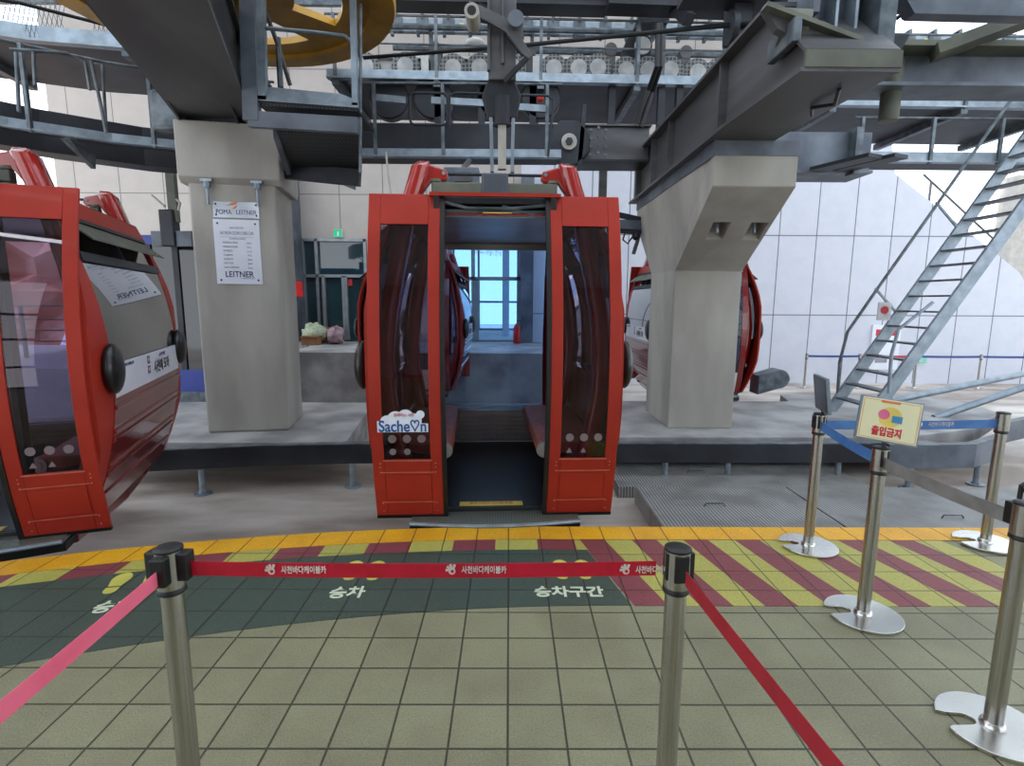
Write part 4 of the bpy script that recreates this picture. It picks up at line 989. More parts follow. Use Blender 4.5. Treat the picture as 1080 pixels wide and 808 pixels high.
# long cross girder behind the cabin (box section with a bolted joint)
e = empty('track_girder', (-1.0, 8.5, 3.8), 0, 'long black cross girder behind the hanging cabin hook line', 'girder')
MB().box(-2.9, 0.75, 8.45, 9.0, 3.80, 4.26).build('box_section', M_['black_steel'], e, 0.02)
MB().box(1.0, 2.06, 8.45, 8.95, 3.74, 4.22).build('end_section', M_['dark_steel'], e, 0.01)
MB().box(1.0, 2.08, 8.40, 9.0, 3.72, 3.75).build('bottom_flange', M_['black_steel'], e)
MB().box(1.0, 2.08, 8.40, 9.0, 4.22, 4.24).build('top_flange', M_['dark_steel'], e)
cj = A(600, 150, 8.35)
oc = [(cj.x + 0.33 * math.cos(PI / 8 + k * PI / 4), 8.36, cj.z + 0.33 * math.sin(PI / 8 + k * PI / 4)) for k in range(8)]
MB().prism(oc, (0, 0.1, 0)).build('joint_plate', M_['black_steel'], e, 0.01)
MB().box(cj.x + 0.1, 1.02, 8.38, 8.5, 3.74, 4.24).build('joint_plate', M_['black_steel'], e, 0.01)
MB().cyl((cj.x, 8.36, cj.z), 0.115, -0.05, 'Y', 24).build('joint_pin', M_['seat_end'], e, 0.005, smooth=True)
MB().cyl((cj.x, 8.31, cj.z), 0.055, -0.03, 'Y', 6).build('joint_nut', M_['black_steel'], e)
for i in range(3):
    for j in range(4): 
        b_ = MB(); b_.cyl((cj.x + 0.32 + 0.11 * i, 8.37, cj.z - 0.17 + 0.115 * j + 0.03 * (i % 2)), 0.022, -0.03, 'Y', 6); b_.build('bolt', M_['galv_dark'], e)
MB().bar((1.02, 8.42, 3.6), (1.08, 8.42, 4.5), 0.06, 0.12).build('stiffener', M_['black_steel'], e)
# its right continuation beyond the pillar
e = empty('track_girder', (4.0, 8.6, 3.7), 0, 'grey cross girder reappearing right of the right pillar head', 'girder')
MB().box(2.9, 5.4, 8.5, 8.95, 3.62, 4.18).build('web', M_['grey_steel'], e)
MB().box(2.9, 5.4, 8.4, 9.05, 3.58, 3.62).build('bottom_flange', M_['grey_steel'], e)
for x in (4.55, 4.9): MB().bar((x, 8.4, 3.62), (x + 0.35, 7.6, 3.62), 0.28, 0.05).build('foot_plate', M_['black_steel'], e)
MB().box(5.05, 5.15, 8.3, 8.5, 3.55, 4.2).build('stiffener', M_['galv_dark'], e)
# curved left continuation
e = empty('track_girder', (-4.8, 8.2, 3.8), 0, 'near-black curved girder behind the left pillar running out at the left', 'girder')
path = [(-2.95, 8.62), (-4.3, 8.45), (-5.2, 8.1), (-6.05, 7.4), (-6.7, 6.6), (-7.25, 5.4)]
MB().strip([(x, y, 3.55) for x, y in path], [(x - 0.15, y + 0.4, 3.55) for x, y in path], (0, 0, 0.52)).build('box_section', M_['black_steel'], e, 0.01)

# catwalks
def catwalk(path, z, depth, lab, toe=0.14, rail_h=1.05, post_at=(), under='under_plate', mid=True, rail=True, mtoe='galv', brackets=True, rr=0.018):
    e = empty('catwalk', (path[0][0], path[0][1], z), 0, lab, 'catwalk')
    pts = [Vector((x, y, z)) for x, y in path]; dv = Vector(depth)
    MB().strip(pts, [p + dv for p in pts], (0, 0, 0.04)).build('deck', M_[under], e)
    MB().strip([p + Vector((0, -0.02, -0.015)) for p in pts], [p + Vector((0, 0.0, -0.015)) for p in pts], (0, 0, toe)).build('toe_board', M_[mtoe], e)
    MB().strip([p + Vector((0, -0.06, -0.03)) for p in pts], [p + Vector((0, 0.06, -0.03)) for p in pts], (0, 0, 0.02)).build('edge_flange', M_[mtoe], e)
    if rail:
        MB().tube([p + Vector((0, 0, rail_h)) for p in pts], rr, 8).build('handrail', M_['galv_dark'], e, smooth=True)
        if mid:
            MB().tube([p + Vector((0, 0, rail_h * 0.55)) for p in pts], rr * 0.8, 8).build('knee_rail', M_['galv_dark'], e, smooth=True)
    for t in post_at:
        f_ = t * (len(pts) - 1); i = min(int(f_), len(pts) - 2); p = pts[i].lerp(pts[i + 1], f_ - i)
        MB().bar(p + Vector((0, -0.03, -0.05)), p + Vector((0, -0.03, rail_h)), 0.045, 0.045).build('post', M_['galv_dark'], e)
        if brackets:
            MB().bar(p + Vector((0, -0.03, -0.07)), p + dv + Vector((0, 0, -0.07)), 0.10, 0.10).build('bracket', M_['galv_dark'], e)
    return e
UC = catwalk([(-2.7, 8.55), (3.6, 8.75)], 4.92, (0, 1.9, 0), 'upper galvanised catwalk crossing above the middle cabin', toe=0.12, rail_h=0.85, post_at=(0.02, 0.255, 0.50, 0.73, 0.97))
catwalk([(4.7, 8.75), (8.8, 8.85)], 4.66, (0, 2.0, 0), 'upper galvanised catwalk at the right above the stair', toe=0.26, rail_h=1.0, post_at=(0.05, 0.55, 0.95))
catwalk([(-7.6, 7.0), (-6.2, 7.6), (-4.6, 7.9), (-3.6, 8.1)], 4.98, (-0.3, 1.8, 0), 'upper galvanised catwalk at the left with mesh infill', toe=0.18, rail_h=1.0, post_at=(0.12, 0.56, 0.95))
# mesh panels on the left upper catwalk
for (xa, xb) in ((0, 66), (96, 128)):
    a_, b_ = A(xa, 36 + xa * 0.09, 7.5 + xa / 400), A(xb, 36 + xb * 0.09, 7.5 + xb / 400)
    m = MB(); n = int((b_ - a_).length / 0.05)
    for k in range(n):
        p = a_.lerp(b_, k / n); d_ = (b_ - a_).normalized()
        m.bar(p, p + Vector((0, 0, 0.42)) + d_ * 0.12, 0.006, 0.006); m.bar(p + d_ * 0.12, p + Vector((0, 0, 0.42)), 0.006, 0.006)
    o = m.build('mesh_panel', M_['galv_dark'], None); tag(o, 'wire mesh guard panel on the left upper catwalk, ' + ('at the picture edge' if xa == 0 else 'beside the yellow bullwheel'), 'mesh panel')
catwalk([(-2.25, 8.05), (0.72, 8.05)], 3.70, (0, 0.42, 0), 'narrow lower walkway with a bright edge directly above the middle cabin', toe=0.10, rail_h=0.95, post_at=(0.12, 0.44, 0.93), mid=False, brackets=False)
catwalk([(-6.6, 6.2), (-6.0, 6.9), (-5.2, 7.5), (-4.3, 7.9), (-3.3, 8.1)], 3.72, (-0.1, 0.3, 0), 'narrow lower walkway at the left running behind the left pillar', toe=0.10, rail_h=0.95, post_at=(0.30, 0.62), mid=False, brackets=False)
catwalk([(5.25, 8.72), (8.9, 8.75)], 3.84, (0, 0.6, 0), 'lower walkway with thin rails at the right behind the stair', toe=0.14, rail_h=0.62, post_at=(0.03, 0.33, 0.62, 0.93), mid=False, brackets=False)
# triangular bracket under the left lower walkway
o = MB().prism([A(63, 146, 7.0), A(96, 178, 7.6), A(96, 164, 7.6), A(72, 144, 7.0)], (0.05, 0.02, 0)).build('walkway_bracket', M_['galv_dark']); tag(o, 'triangular bracket plate under the left lower walkway', 'bracket')

# rounded tube guards in front of the lower walkway
def loop(x0, y0, x1, y1, D, lab, r=0.017):
    a_, b_ = A(x0, y0, D), A(x1, y1, D); rad = 0.07; pts = []
    for cx_, cz_, s0 in ((b_.x - rad, a_.z - rad, 0), (a_.x + rad, a_.z - rad, 90), (a_.x + rad, b_.z + rad, 180), (b_.x - rad, b_.z + rad, 270)):
        for k in range(5):
            t_ = math.radians(s0 + 90 * k / 4); pts.append((cx_ + rad * math.cos(t_), D, cz_ + rad * math.sin(t_)))
    pts.append(pts[0]); o = MB().tube(pts, r, 8).build('tube_guard', M_['black_steel'], None, smooth=True); tag(o, lab, 'tube guard')
loop(432, 98, 472, 132, 7.7, 'rounded black tube guard left of the middle hanger arm')
o = MB().tube([A(474, 135, 7.7), A(474, 101, 7.7), A(480, 98, 7.7), A(578, 101, 7.7), A(584, 106, 7.7), A(578, 165, 7.7)], 0.017, 8).build('tube_guard', M_['black_steel'], None, smooth=True); tag(o, 'long black tube guard passing behind the middle hanger arm', 'tube guard')
o = MB().tube([A(10, 52, 6.6), A(70, 56, 6.9), A(90, 66, 7.0), A(95, 95, 7.0)], 0.02, 8).tube([A(17, 55, 6.6), A(20, 118, 6.6)], 0.02, 8).tube([A(35, 55, 6.7), A(37, 90, 6.7)], 0.018, 8).build('tube_guard', M_['galv_dark'], None, smooth=True); tag(o, 'bent tube guard on the left lower walkway', 'tube guard')
o = MB().tube([A(96, 64, 7.0), A(104, 100, 7.0), A(112, 140, 7.0)], 0.02, 8).tube([A(96, 68, 7.1), A(108, 68, 7.1), A(112, 135, 7.1)], 0.018, 8).build('tube_guard', M_['galv_dark'], None, smooth=True); tag(o, 'twin upright tubes left of the left girder', 'tube guard')

# tyre conveyor units on the upper catwalk
def tyre_unit(x0, x1, ytop, ybot, wheels, lab, D=9.3, box=True):
    a_ = A(x0, ytop, D); b_ = A(x1, ybot, D); e = empty('tyre_conveyor', (a_.x, D, b_.z), 0, lab, 'conveyor', 'tyre conveyor units on the upper catwalk')
    w_ = b_.x - a_.x
    m = MB(); m.box(a_.x, b_.x, D + 0.1, D + 0.35, b_.z, a_.z); m.build('housing', M_['white_metal'], e, 0.01)
    m = MB(); m.box(a_.x, a_.x + 0.12, D, D + 0.35, b_.z, a_.z); m.box(b_.x - 0.12, b_.x, D, D + 0.35, b_.z, a_.z); m.box(a_.x + 0.12, b_.x - 0.12, D + 0.005, D + 0.1, a_.z - 0.04, a_.z); m.build('frame', M_['white_metal'], e, 0.004)
    for wk, wx in enumerate(wheels):
        dy = -0.012 * (wk % 3)
        c_ = A(wx, (ytop + ybot) / 2 + 3, D)
        t_ = MB(); t_.tube([(c_.x, D + 0.09, c_.z), (c_.x, D - 0.02 + dy, c_.z)], 0.225, 24); t_ = t_.build('tyre', M_['tyre'], e, 0.01)
        h_ = MB(); h_.tube([(c_.x, D + 0.0, c_.z), (c_.x, D - 0.05 + dy, c_.z)], 0.13, 18); h_.build('wheel_hub', M_['hub'], t_)
    m = MB(); m.box(b_.x + 0.03, b_.x + 0.18, D + 0.03, D + 0.3, b_.z + 0.01, a_.z + 0.10); m.cyl((b_.x + 0.105, D + 0.02, a_.z + 0.12), 0.1, 0.3, 'Y', 14); m.build('drive_motor', M_['dark_steel'], e, smooth=True)
for args in ((382, 452, 58, 78, (386, 428), 'white tyre conveyor unit left of the hanger arm, nearest the bullwheel'),
             (472, 552, 59, 80, (478, 506, 540), 'white tyre conveyor unit on the upper catwalk behind the hanger arm'),
             (562, 637, 59, 81, (584, 610, 630), 'white tyre conveyor unit with two full wheels right of the hanger arm'),
             (652, 716, 62, 83, (660, 683, 706), 'white tyre conveyor unit behind the black cable bundle'),
             (729, 775, 64, 85, (735, 757), 'white tyre conveyor unit partly behind the right girder')):
    tyre_unit(*args)
for k, (x_, y_) in enumerate(((950, 88), (1000, 90), (1040, 92))):
    tyre_unit(x_, x_ + 36, y_ - 8, y_ + 8, (x_ + 12, x_ + 27), ['hazy tyre conveyor unit above the right catwalk by the drop pipe', 'hazy tyre conveyor unit in the middle of the right catwalk', 'hazy tyre conveyor unit at the right end of the right catwalk'][k], D=9.6)
# mount posts, lamps, small gear above the catwalk
o = MB().sphere(A(501, 46, 9.2), 0.13, 14, 8, (1.2, 1, 0.6)).build('loudspeaker_horn', M_['white_metal'], None, smooth=True); tag(o, 'small grey dome unit on the catwalk knee rail left of the hanger arm', 'lamp')
e = empty('drive_motor', A(672, 52, 9.5), 0, 'round fan motor standing above the tyre conveyor units right of the hanger', 'motor')
p = A(672, 52, 9.5); MB().tube([(p.x, 9.4, p.z), (p.x, 9.8, p.z)], 0.22, 22).build('motor_shell', M_['black_steel'], e, smooth=True); MB().tube([(p.x + 0.06, 9.36, p.z), (p.x + 0.06, 9.42, p.z)], 0.13, 18).build('motor_face', M_['white_metal'], e, smooth=True)
MB().box(p.x - 0.2, p.x + 0.2, 9.5, 9.7, p.z - 0.32, p.z - 0.2).build('motor_foot', M_['black_steel'], e)
e = empty('control_cabinet', A(690, 15, 9.0), 0, 'pale grey control cabinet hung at the top over the black cable bundle', 'cabinet')
a_ = A(677, 19, 8.9); b_ = A(702, -6, 8.9); MB().box(a_.x, b_.x, 8.9, 9.2, a_.z, b_.z).build('cabinet_body', M_['white_metal'], e, 0.01)
MB().box(a_.x - 0.06, b_.x + 0.06, 8.85, 9.25, a_.z - 0.05, a_.z).build('cabinet_base', M_['black_steel'], e)
for x_ in (a_.x - 0.03, b_.x + 0.03): MB().bar((x_, 9.0, a_.z - 0.9), (x_, 9.0, b_.z), 0.05, 0.05).build('leg', M_['galv_dark'], e)

# cable tray with clamps, roof trusses
def tray(x0, y0, x1, y1, D, lab):
    a_, b_ = A(x0, y0, D), A(x1, y1, D); e = empty('pipe_rack', a_, 0, lab, 'pipe rack')
    MB().bar(a_, b_, 0.10, 0.20).build('rail', M_['galv'], e)
    n = int((b_ - a_).length / 0.42)
    for k in range(n):
        p = a_.lerp(b_, (k + 0.5) / n); m = MB(); m.tube([p + Vector((0, -0.07, 0.08)), p + Vector((0, -0.07, 0.16)), p + Vector((0, 0.07, 0.16))], 0.03, 6); m.box(p.x - 0.10, p.x + 0.10, p.y - 0.08, p.y, p.z - 0.12, p.z + 0.1); m.box(p.x - 0.10, p.x - 0.05, p.y - 0.08, p.y, p.z - 0.17, p.z - 0.11)
        m.build('clamp', M_['galv_dark'], e)
    for t_ in (0.12, 0.38, 0.63, 0.88):
        p = a_.lerp(b_, t_); MB().bar(p, p + Vector((0, 0, -1.1)), 0.06, 0.1).build('post', M_['galv_dark'], e)
    for t_ in (0.09, 0.105, 0.2):
        p = a_.lerp(b_, t_); MB().box(p.x - 0.04, p.x + 0.04, p.y - 0.06, p.y - 0.05, p.z - 0.03, p.z + 0.04).build('yellow_label', M_['print_yellow'], e)
tray(405, 27, 815, 36, 9.9, 'galvanised rack rail with clamps above the upper catwalk')
tray(943, 45, 1100, 45, 9.9, 'galvanised rack rail with clamps at the top right')
# roof structure
tl = bpy.data.materials.new('translucent_roof_sheet'); t_, n_, l_ = nt(tl)
o_ = n_.new('ShaderNodeOutputMaterial'); tb = n_.new('ShaderNodeBsdfTranslucent'); tb.inputs[0].default_value = (0.80, 0.82, 0.84, 1); l_.new(tb.outputs[0], o_.inputs[0])
ys = [1.0, 2.2, 4.4, 5.4, 7.6, 8.6, 10.8, 11.8, 13.8, 14.8, 16.0]
for k in range(len(ys) - 1):
    if k % 2 == 0: tag(MB().box(-20, 24, ys[k], ys[k + 1], 9.5, 9.7).build('ceiling', M_['ceil']), kind='structure')
    else:
        sk = MB(); sk.add([(-20, ys[k], 9.6), (24, ys[k], 9.6), (24, ys[k + 1], 9.6), (-20, ys[k + 1], 9.6)], [(0, 1, 2, 3)]); tag(sk.build('ceiling_skylight', tl), kind='structure')
for k, yy in enumerate((8.6, 10.2, 11.8, 13.4)):
    e = empty('roof_truss', (0, yy, 8.4), 0, ['roof truss nearest the platform above the girders', 'roof truss above the upper catwalk', 'roof truss between catwalk and back wall', 'roof truss nearest the back wall'][k], 'roof truss')
    zb = 7.9 + 0.12 * k
    for z_ in (zb, zb + 0.9): MB().box(-13, 9, yy - 0.06, yy + 0.06, z_, z_ + 0.12).build('chord', M_['galv_dark'], e)
    m = MB()
    for j in range(22):
        x_ = -13 + j; m.bar((x_, yy, zb + 0.06), (x_ + 0.5, yy, zb + 0.95), 0.05, 0.05); m.bar((x_ + 0.5, yy, zb + 0.95), (x_ + 1, yy, zb + 0.06), 0.05, 0.05)
    m.build('web_lattice', M_['galv_dark'], e)
# dark machine girders along the top
for (x0, y0, x1, y1, D, h, lab) in ((395, 2, 640, 8, 8.6, 0.22, 'black girder along the top edge left of the control cabinet'), (640, 4, 800, 10, 8.4, 0.30, 'black girder along the top edge right of the control cabinet'), (720, -12, 935, -8, 6.2, 0.5, 'dark deep girder cut by the top edge above the right girder')):
    a_, b_ = A(x0, y0, D), A(x1, y1, D)
    e = empty('machine_girder', a_, 0, lab, 'girder')
    MB().bar(a_, b_, 0.35, h * 0.5).build('web', M_['black_steel'], e)
    MB().bar(a_ + Vector((0, 0, h * 0.35)), b_ + Vector((0, 0, h * 0.35)), 0.5, 0.06).build('flange', M_['black_steel'], e)
    for t_ in (0.45,):
        p = a_.lerp(b_, t_); MB().bar(p, p + Vector((0.12, -0.3, -0.32)), 0.14, 0.16).build('shoe', M_['black_steel'], e)
p0, p1 = A(407, 14, 9.4), A(815, 24, 9.4)
for k in range(3):
    o = MB().tube([p0 + Vector((0, 0.25 * k, -0.22 * k + 0.15)), p1 + Vector((0, 0.25 * k, -0.22 * k + 0.15))], 0.05, 8).build('overhead_pipe', M_['galv_dark'], None, smooth=True)
    tag(o, ['topmost galvanised pipe over the upper catwalk', 'middle galvanised pipe over the upper catwalk', 'lowest galvanised pipe over the upper catwalk'][k], 'pipe')
# sheave hanging at top right of the catwalk
e = empty('rope_sheave', A(775, 30, 6.3), 0, 'small dark sheave assembly hanging on a grey post by the right girder', 'sheave')
p = A(775, 30, 6.3)
MB().tube([(p.x - 0.10, 6.2, p.z - 0.04), (p.x - 0.04, 6.2, p.z - 0.04)], 0.16, 20).build('sheave_wheel', M_['black_steel'], e, smooth=True)
MB().box(p.x - 0.06, p.x + 0.16, 6.2, 6.5, p.z - 0.12, p.z + 0.5).build('sheave_block', M_['black_steel'], e, 0.02)
MB().cyl((p.x + 0.06, 6.4, p.z - 0.75), 0.06, 0.75, 'Z', 14).build('post', M_['grey_steel'], e, smooth=True)
# mechanics behind lower walkway: dark wheels along the track
for k in range(4):
    c_ = A(412 + 46 * k + (20 if k > 1 else 0), 107, 8.9)
    o = MB().tube([(c_.x, 8.75, c_.z), (c_.x, 8.95, c_.z)], 0.30, 28).build('rubber_roller', M_['black_steel'], None, 0.02, smooth=True)
    tag(o, ['dark round roller over the black cross girder, leftmost of four', 'second dark round roller from the left over the black cross girder', 'dark round roller just left behind the hanger arm over the black cross girder', 'dark round roller just right behind the hanger arm over the black cross girder'][k], 'roller')
for k, (x0, x1, y_) in enumerate(((395, 428, 103), (455, 512, 106), (532, 576, 112))):
    a_, b_ = A(x0, y_, 8.2), A(x1, y_ + 3, 8.2)
    o = MB().bar(a_, b_, 0.05, 0.09).build('cover_strip', M_['galv']); tag(o, ['short bright cover strip left over the black cross girder', 'bright cover strip crossing behind the tube guards', 'bright cover strip right of the hanger arm with a red lamp'][k], 'strip')
p = A(570, 104, 8.15); o = MB().sphere(p, 0.05, 10, 8).build('red_indicator', M_['red_lamp'], None, smooth=True); tag(o, 'tiny red indicator lamp right of the hanger arm', 'lamp')
# uprights under catwalk between girder and deck
for k, x_ in enumerate((462, 508, 562, 645, 697, 716)):
    a_ = A(x_, 105, 8.8)
    o = MB().bar((a_.x, 8.8, 4.25), (a_.x, 8.8, 4.90), 0.10, 0.10).build('catwalk_post', M_['black_steel']); tag(o, 'dark catwalk support post, number one left of the hanger arm|dark catwalk support post just behind the hanger arm|dark catwalk support post just right of the hanger arm|dark catwalk support post above the bolted girder joint|dark catwalk support post beside the black cable bundle|dark catwalk support post next to the right girder'.replace('number one ', '').split('|')[k], 'post')
e = MB().box(A(632, 200, 11).x, A(640, 200, 11).x, 11, 11.1, -0.64, 4.6).build('service_pipe', M_['dark_steel']); tag(e, 'slim dark upright pipe between middle cabin and right pillar', 'pipe')

# basket / stair platform left of centre
e = empty('service_basket', (-2.2, 6.4, 3.5), 0, 'galvanised service cage with grated steps under the yellow bullwheel', 'service platform')
D0 = 6.2
def B(x, y, D=D0):
    p = A(x, y, D); p.z = min(p.z, 4.83); return p
MB().bar(B(274, -10), B(277, 106), 0.10, 0.06).build('front_post', M_['galv'], e)
MB().bar(B(262, -10), B(266, 128, D0), 0.16, 0.10).build('stringer_post', M_['grey_steel'], e)
MB().bar(B(372, -10), B(375, 112), 0.06, 0.06).build('front_post', M_['galv'], e)
MB().tube([B(272, 29), B(330, 34), B(364, 38), B(371, 44), B(374, 60)], 0.022, 8).build('rail_bend', M_['galv'], e, smooth=True)
MB().tube([B(280, 0, 6.6), B(294, 50, 6.8), B(306, 90, 6.9)], 0.025, 8).build('inner_rail', M_['dark_steel'], e, smooth=True)
MB().tube([B(293, 40, 6.8), B(296, 92, 6.8)], 0.035, 8).build('inner_post', M_['galv_dark'], e, smooth=True)
MB().prism([B(277, 91), B(360, 99), B(372, 104), B(377, 114), B(270, 106)], (0, 0.03, 0)).build('toe_board', M_['galv'], e)
MB().bar(B(270, 104), B(378, 112), 0.06, 0.05).build('edge_angle', M_['galv'], e)
a_, b_ = B(272, 108), B(377, 114)
MB().strip([a_, b_], [a_ + Vector((0, 0.75, 0)), b_ + Vector((0, 0.75, 0))], (0, 0, -0.03)).build('grating', M_['grate'], e)
MB().bar(B(263, 126), B(378, 133), 0.08, 0.16).build('lower_beam', M_['grey_steel'], e)
a_, b_ = B(292, 136, 6.3), B(378, 138, 6.3)
MB().strip([a_, b_], [B(306, 178, 7.5), B(379, 178, 7.5)], (0, 0, -0.03)).build('grating', M_['grate'], e)
MB().bar(B(300, 180, 7.4), B(380, 188, 7.4), 0.1, 0.2).build('rear_beam', M_['black_steel'], e)
MB().bar(B(291, 140, 6.4), B(305, 182, 7.4), 0.06, 0.10).build('side_bearer', M_['grey_steel'], e)
MB().tube([B(380, -5, 6.4), B(380, 182, 6.4)], 0.018, 8).build('hanger_rod', M_['galv_dark'], e)
MB().prism([B(340, 186, 7.4), B(375, 186, 7.4), B(374, 200, 7.4)], (0, 0.05, 0)).build('corner_bracket', M_['grey_steel'], e)
# dark bracing left of the cage
e = empty('brace_frame', (-2.7, 6.8, 4.0), 0, 'dark bolted bracing between the left girder and the service cage', 'brace')
MB().bar(B(243, 12, 6.6), B(262, 60, 6.6), 0.10, 0.08).build('brace_bar', M_['black_steel'], e)
MB().bar(B(232, 12, 6.6), B(260, 100, 6.8), 0.18, 0.1).build('brace_plate', M_['black_steel'], e)
MB().box(A(255, 5, 6.7).x, A(262, 5, 6.7).x, 6.7, 6.8, A(255, 130, 6.7).z, 4.83).build('brace_post', M_['galv_dark'], e)

# ------------------------------------------------------------------ galvanised stair at the right
e = empty('steel_stair', (5.3, 8.1, -0.08), 0, 'long steep galvanised stair with handrails rising to the upper right', 'stair')
yf, yn = 8.6, 7.72
b0 = Vector((5.24, 0, -0.08)); b1 = Vector((5.24 + (8.9 - 5.24), 0, -0.08)); sl = 3.45 / 2.11
def SP(t, y, off=0.0): return Vector((5.22 + t + off, y, -0.08 + t * sl))
TL = 3.4
for y_ in (yf, yn): MB().bar(SP(0, y_), SP(TL, y_), 0.05, 0.17, up=(-1, 0, 0.6)).build('stringer', M_['galv'], e)
nst = 24
for k in range(1, nst):
    p = SP(TL * k / nst, 0); MB().box(p.x - 0.09, p.x + 0.09, yn, yf, p.z - 0.012, p.z + 0.012).build('tread', M_['galv_dark'], e)
def rail(y_, h, t0, t1, m='galv'):
    pts = [SP(t0, y_) , SP(t0, y_) + Vector((-0.02, 0, h * 0.75)), SP(t0 + 0.18, y_) + Vector((-0.12, 0, h * 0.98))] + [SP(t, y_) + Vector((-0.12, 0, h)) for t in (t0 + 0.6, t0 + 1.4, t1)]
    MB().tube(pts, 0.024, 8).build('handrail', M_[m], e, smooth=True)
rail(yf, 0.85, 0.10, TL, 'galv_dark'); 
MB().tube([SP(0.28, yn - 0.02), SP(0.28, yn - 0.02) + Vector((-0.02, 0, 0.55)), SP(0.40, yn - 0.02) + Vector((-0.08, 0, 0.72)), SP(0.80, yn) + Vector((-0.02, 0, 0.45))], 0.024, 8).build('grab_loop', M_['galv'], e, smooth=True)
for t_ in (0.95, 1.75): MB().bar(SP(t_, yf), SP(t_, yf) + Vector((-0.42, 0, 0.42)), 0.03, 0.03).build('rail_strut', M_['galv'], e)
a_, b_ = A(1005, 125, 8.6), A(1075, 95, 8.6)
tg = MB(); p = A(932, 327, 8.55); tg.box(p.x - 0.10, p.x + 0.10, 8.53, 8.55, p.z - 0.16, p.z + 0.12); t_ = tg.build('warning_tag', M_['white_metal'], e)
MB().tube([(p.x, 8.528, p.z), (p.x, 8.52, p.z)], 0.06, 14).build('tag_symbol', M_['print_red'], t_)
# pale pipes slanting on the floor at the right
for k, (a_, b_) in enumerate(((A(940, 423, 8.9), A(1110, 388, 9.4)), (A(985, 441, 8.2), A(1110, 398, 8.2)))):
    o = MB().tube([a_, b_], 0.055, 12).build('sloping_pipe', M_['galv'], None, smooth=True)
    tag(o, ['pale galvanised pipe sloping up to the right, the upper of two', 'pale galvanised pipe sloping up to the right, the lower of two'][k], 'pipe')

# ------------------------------------------------------------------ walls and openings
WY = 15.5
def WX(px_): return A(px_, 300, WY).x
def WZ(py_, x=540): return A(x, py_, WY).z
def wallpoly(name, pts, m, t=0.25):
    return tag(MB().prism([(x, WY, z) for x, z in pts], (0, t, 0)).build(name, M_[m]), kind='structure')
# pieces around: left door group (322-385), centre glass doors (472-548)
xl, xr = WX(320), WX(388); zt = WZ(252, 350)
cxl, cxr = WX(474), WX(549); czt = WZ(256, 510)
x_left = WX(72)
wallpoly('wall_back_left', [(x_left, -0.64), (xl, -0.64), (xl, 9.5), (x_left, 9.5)], 'wall_beige')
wallpoly('wall_back_lintel', [(xl, zt), (xr, zt), (xr, 9.5), (xl, 9.5)], 'wall_beige')
wallpoly('wall_back_middle', [(xr, -0.64), (cxl, -0.64), (cxl, 9.5), (xr, 9.5)], 'wall_beige')
wallpoly('wall_back_over_doors', [(cxl, czt), (cxr, czt), (cxr, 9.5), (cxl, 9.5)], 'wall_beige')
xs1 = WX(850)
wallpoly('wall_back_right', [(cxr, -0.64), (22.0, -0.64), (22.0, 0.9), (15.6, 0.9), (A(1075, 287, WY).x, A(1075, 287, WY).z), (A(944, 183, WY).x, A(944, 183, WY).z), (A(944, 183, WY).x - 0.2, 6.1), (cxr, 6.1)], 'wall_white')
wallpoly('wall_back_upper', [(cxr, 6.1), (A(895, 60, WY).x, 6.1), (A(895, 60, WY).x, 9.5), (cxr, 9.5)], 'wall_beige')
# dark pilaster seen through cabin, right of the glass doors
tag(MB().box(WX(549), WX(562), WY - 0.3, WY, 0.55, 5).build('wall_pilaster', M_['grey_steel']), kind='structure')
# left glass doors
e = empty('window_1', (xl, WY, 0.55)); e['kind'] = 'structure'
MB().box(xl, xr, WY + 0.1, WY + 0.14, 0.5, zt).build('glass_pane', M_['dark_glass'], e)
for x_ in (320.5, 335, 341, 362, 364.5, 386): MB().box(WX(x_) - 0.04, WX(x_) + 0.04, WY - 0.02, WY + 0.12, 0.55, zt if x_ in (320.5, 335, 386) else WZ(291, 350)).build('mullion', M_['mullion'], e)
for y_ in (253, 291): MB().box(xl, xr, WY - 0.02, WY + 0.12, WZ(y_, 350) - 0.04, WZ(y_, 350) + 0.04).build('transom', M_['mullion'], e)
p = A(367, 298, WY - 0.03); MB().box(p.x - 0.09, p.x + 0.09, WY + 0.06, WY + 0.10, p.z - 0.09, p.z + 0.09).build('door_notice', M_['print_red'], e)
# centre glass doors
e = empty('window_2', (cxl, WY, 0.55)); e['kind'] = 'structure'
MB().box(cxl, cxr, WY + 0.1, WY + 0.12, 0.55, czt).build('glass_pane', M_['clear_glass'], e)
for x_ in (475, 499, 503, 547): MB().box(WX(x_) - 0.05, WX(x_) + 0.05, WY - 0.02, WY + 0.12, 0.55, czt if x_ != 503 else WZ(294)).build('mullion', M_['mullion'], e)
for y_ in (257, 294, 364): MB().box(cxl, cxr, WY - 0.02, WY + 0.12, WZ(y_) - 0.05, WZ(y_) + 0.05).build('transom', M_['mullion'], e)
p = A(515, 265, WY)
text('door_lettering', '사천바다 케이블카 승차장', 0.30, M_['print_red'], e, (p.x, WY + 0.08, p.z), (1, 0, 0), (0, 0, 1), 0.002, width=0.75)
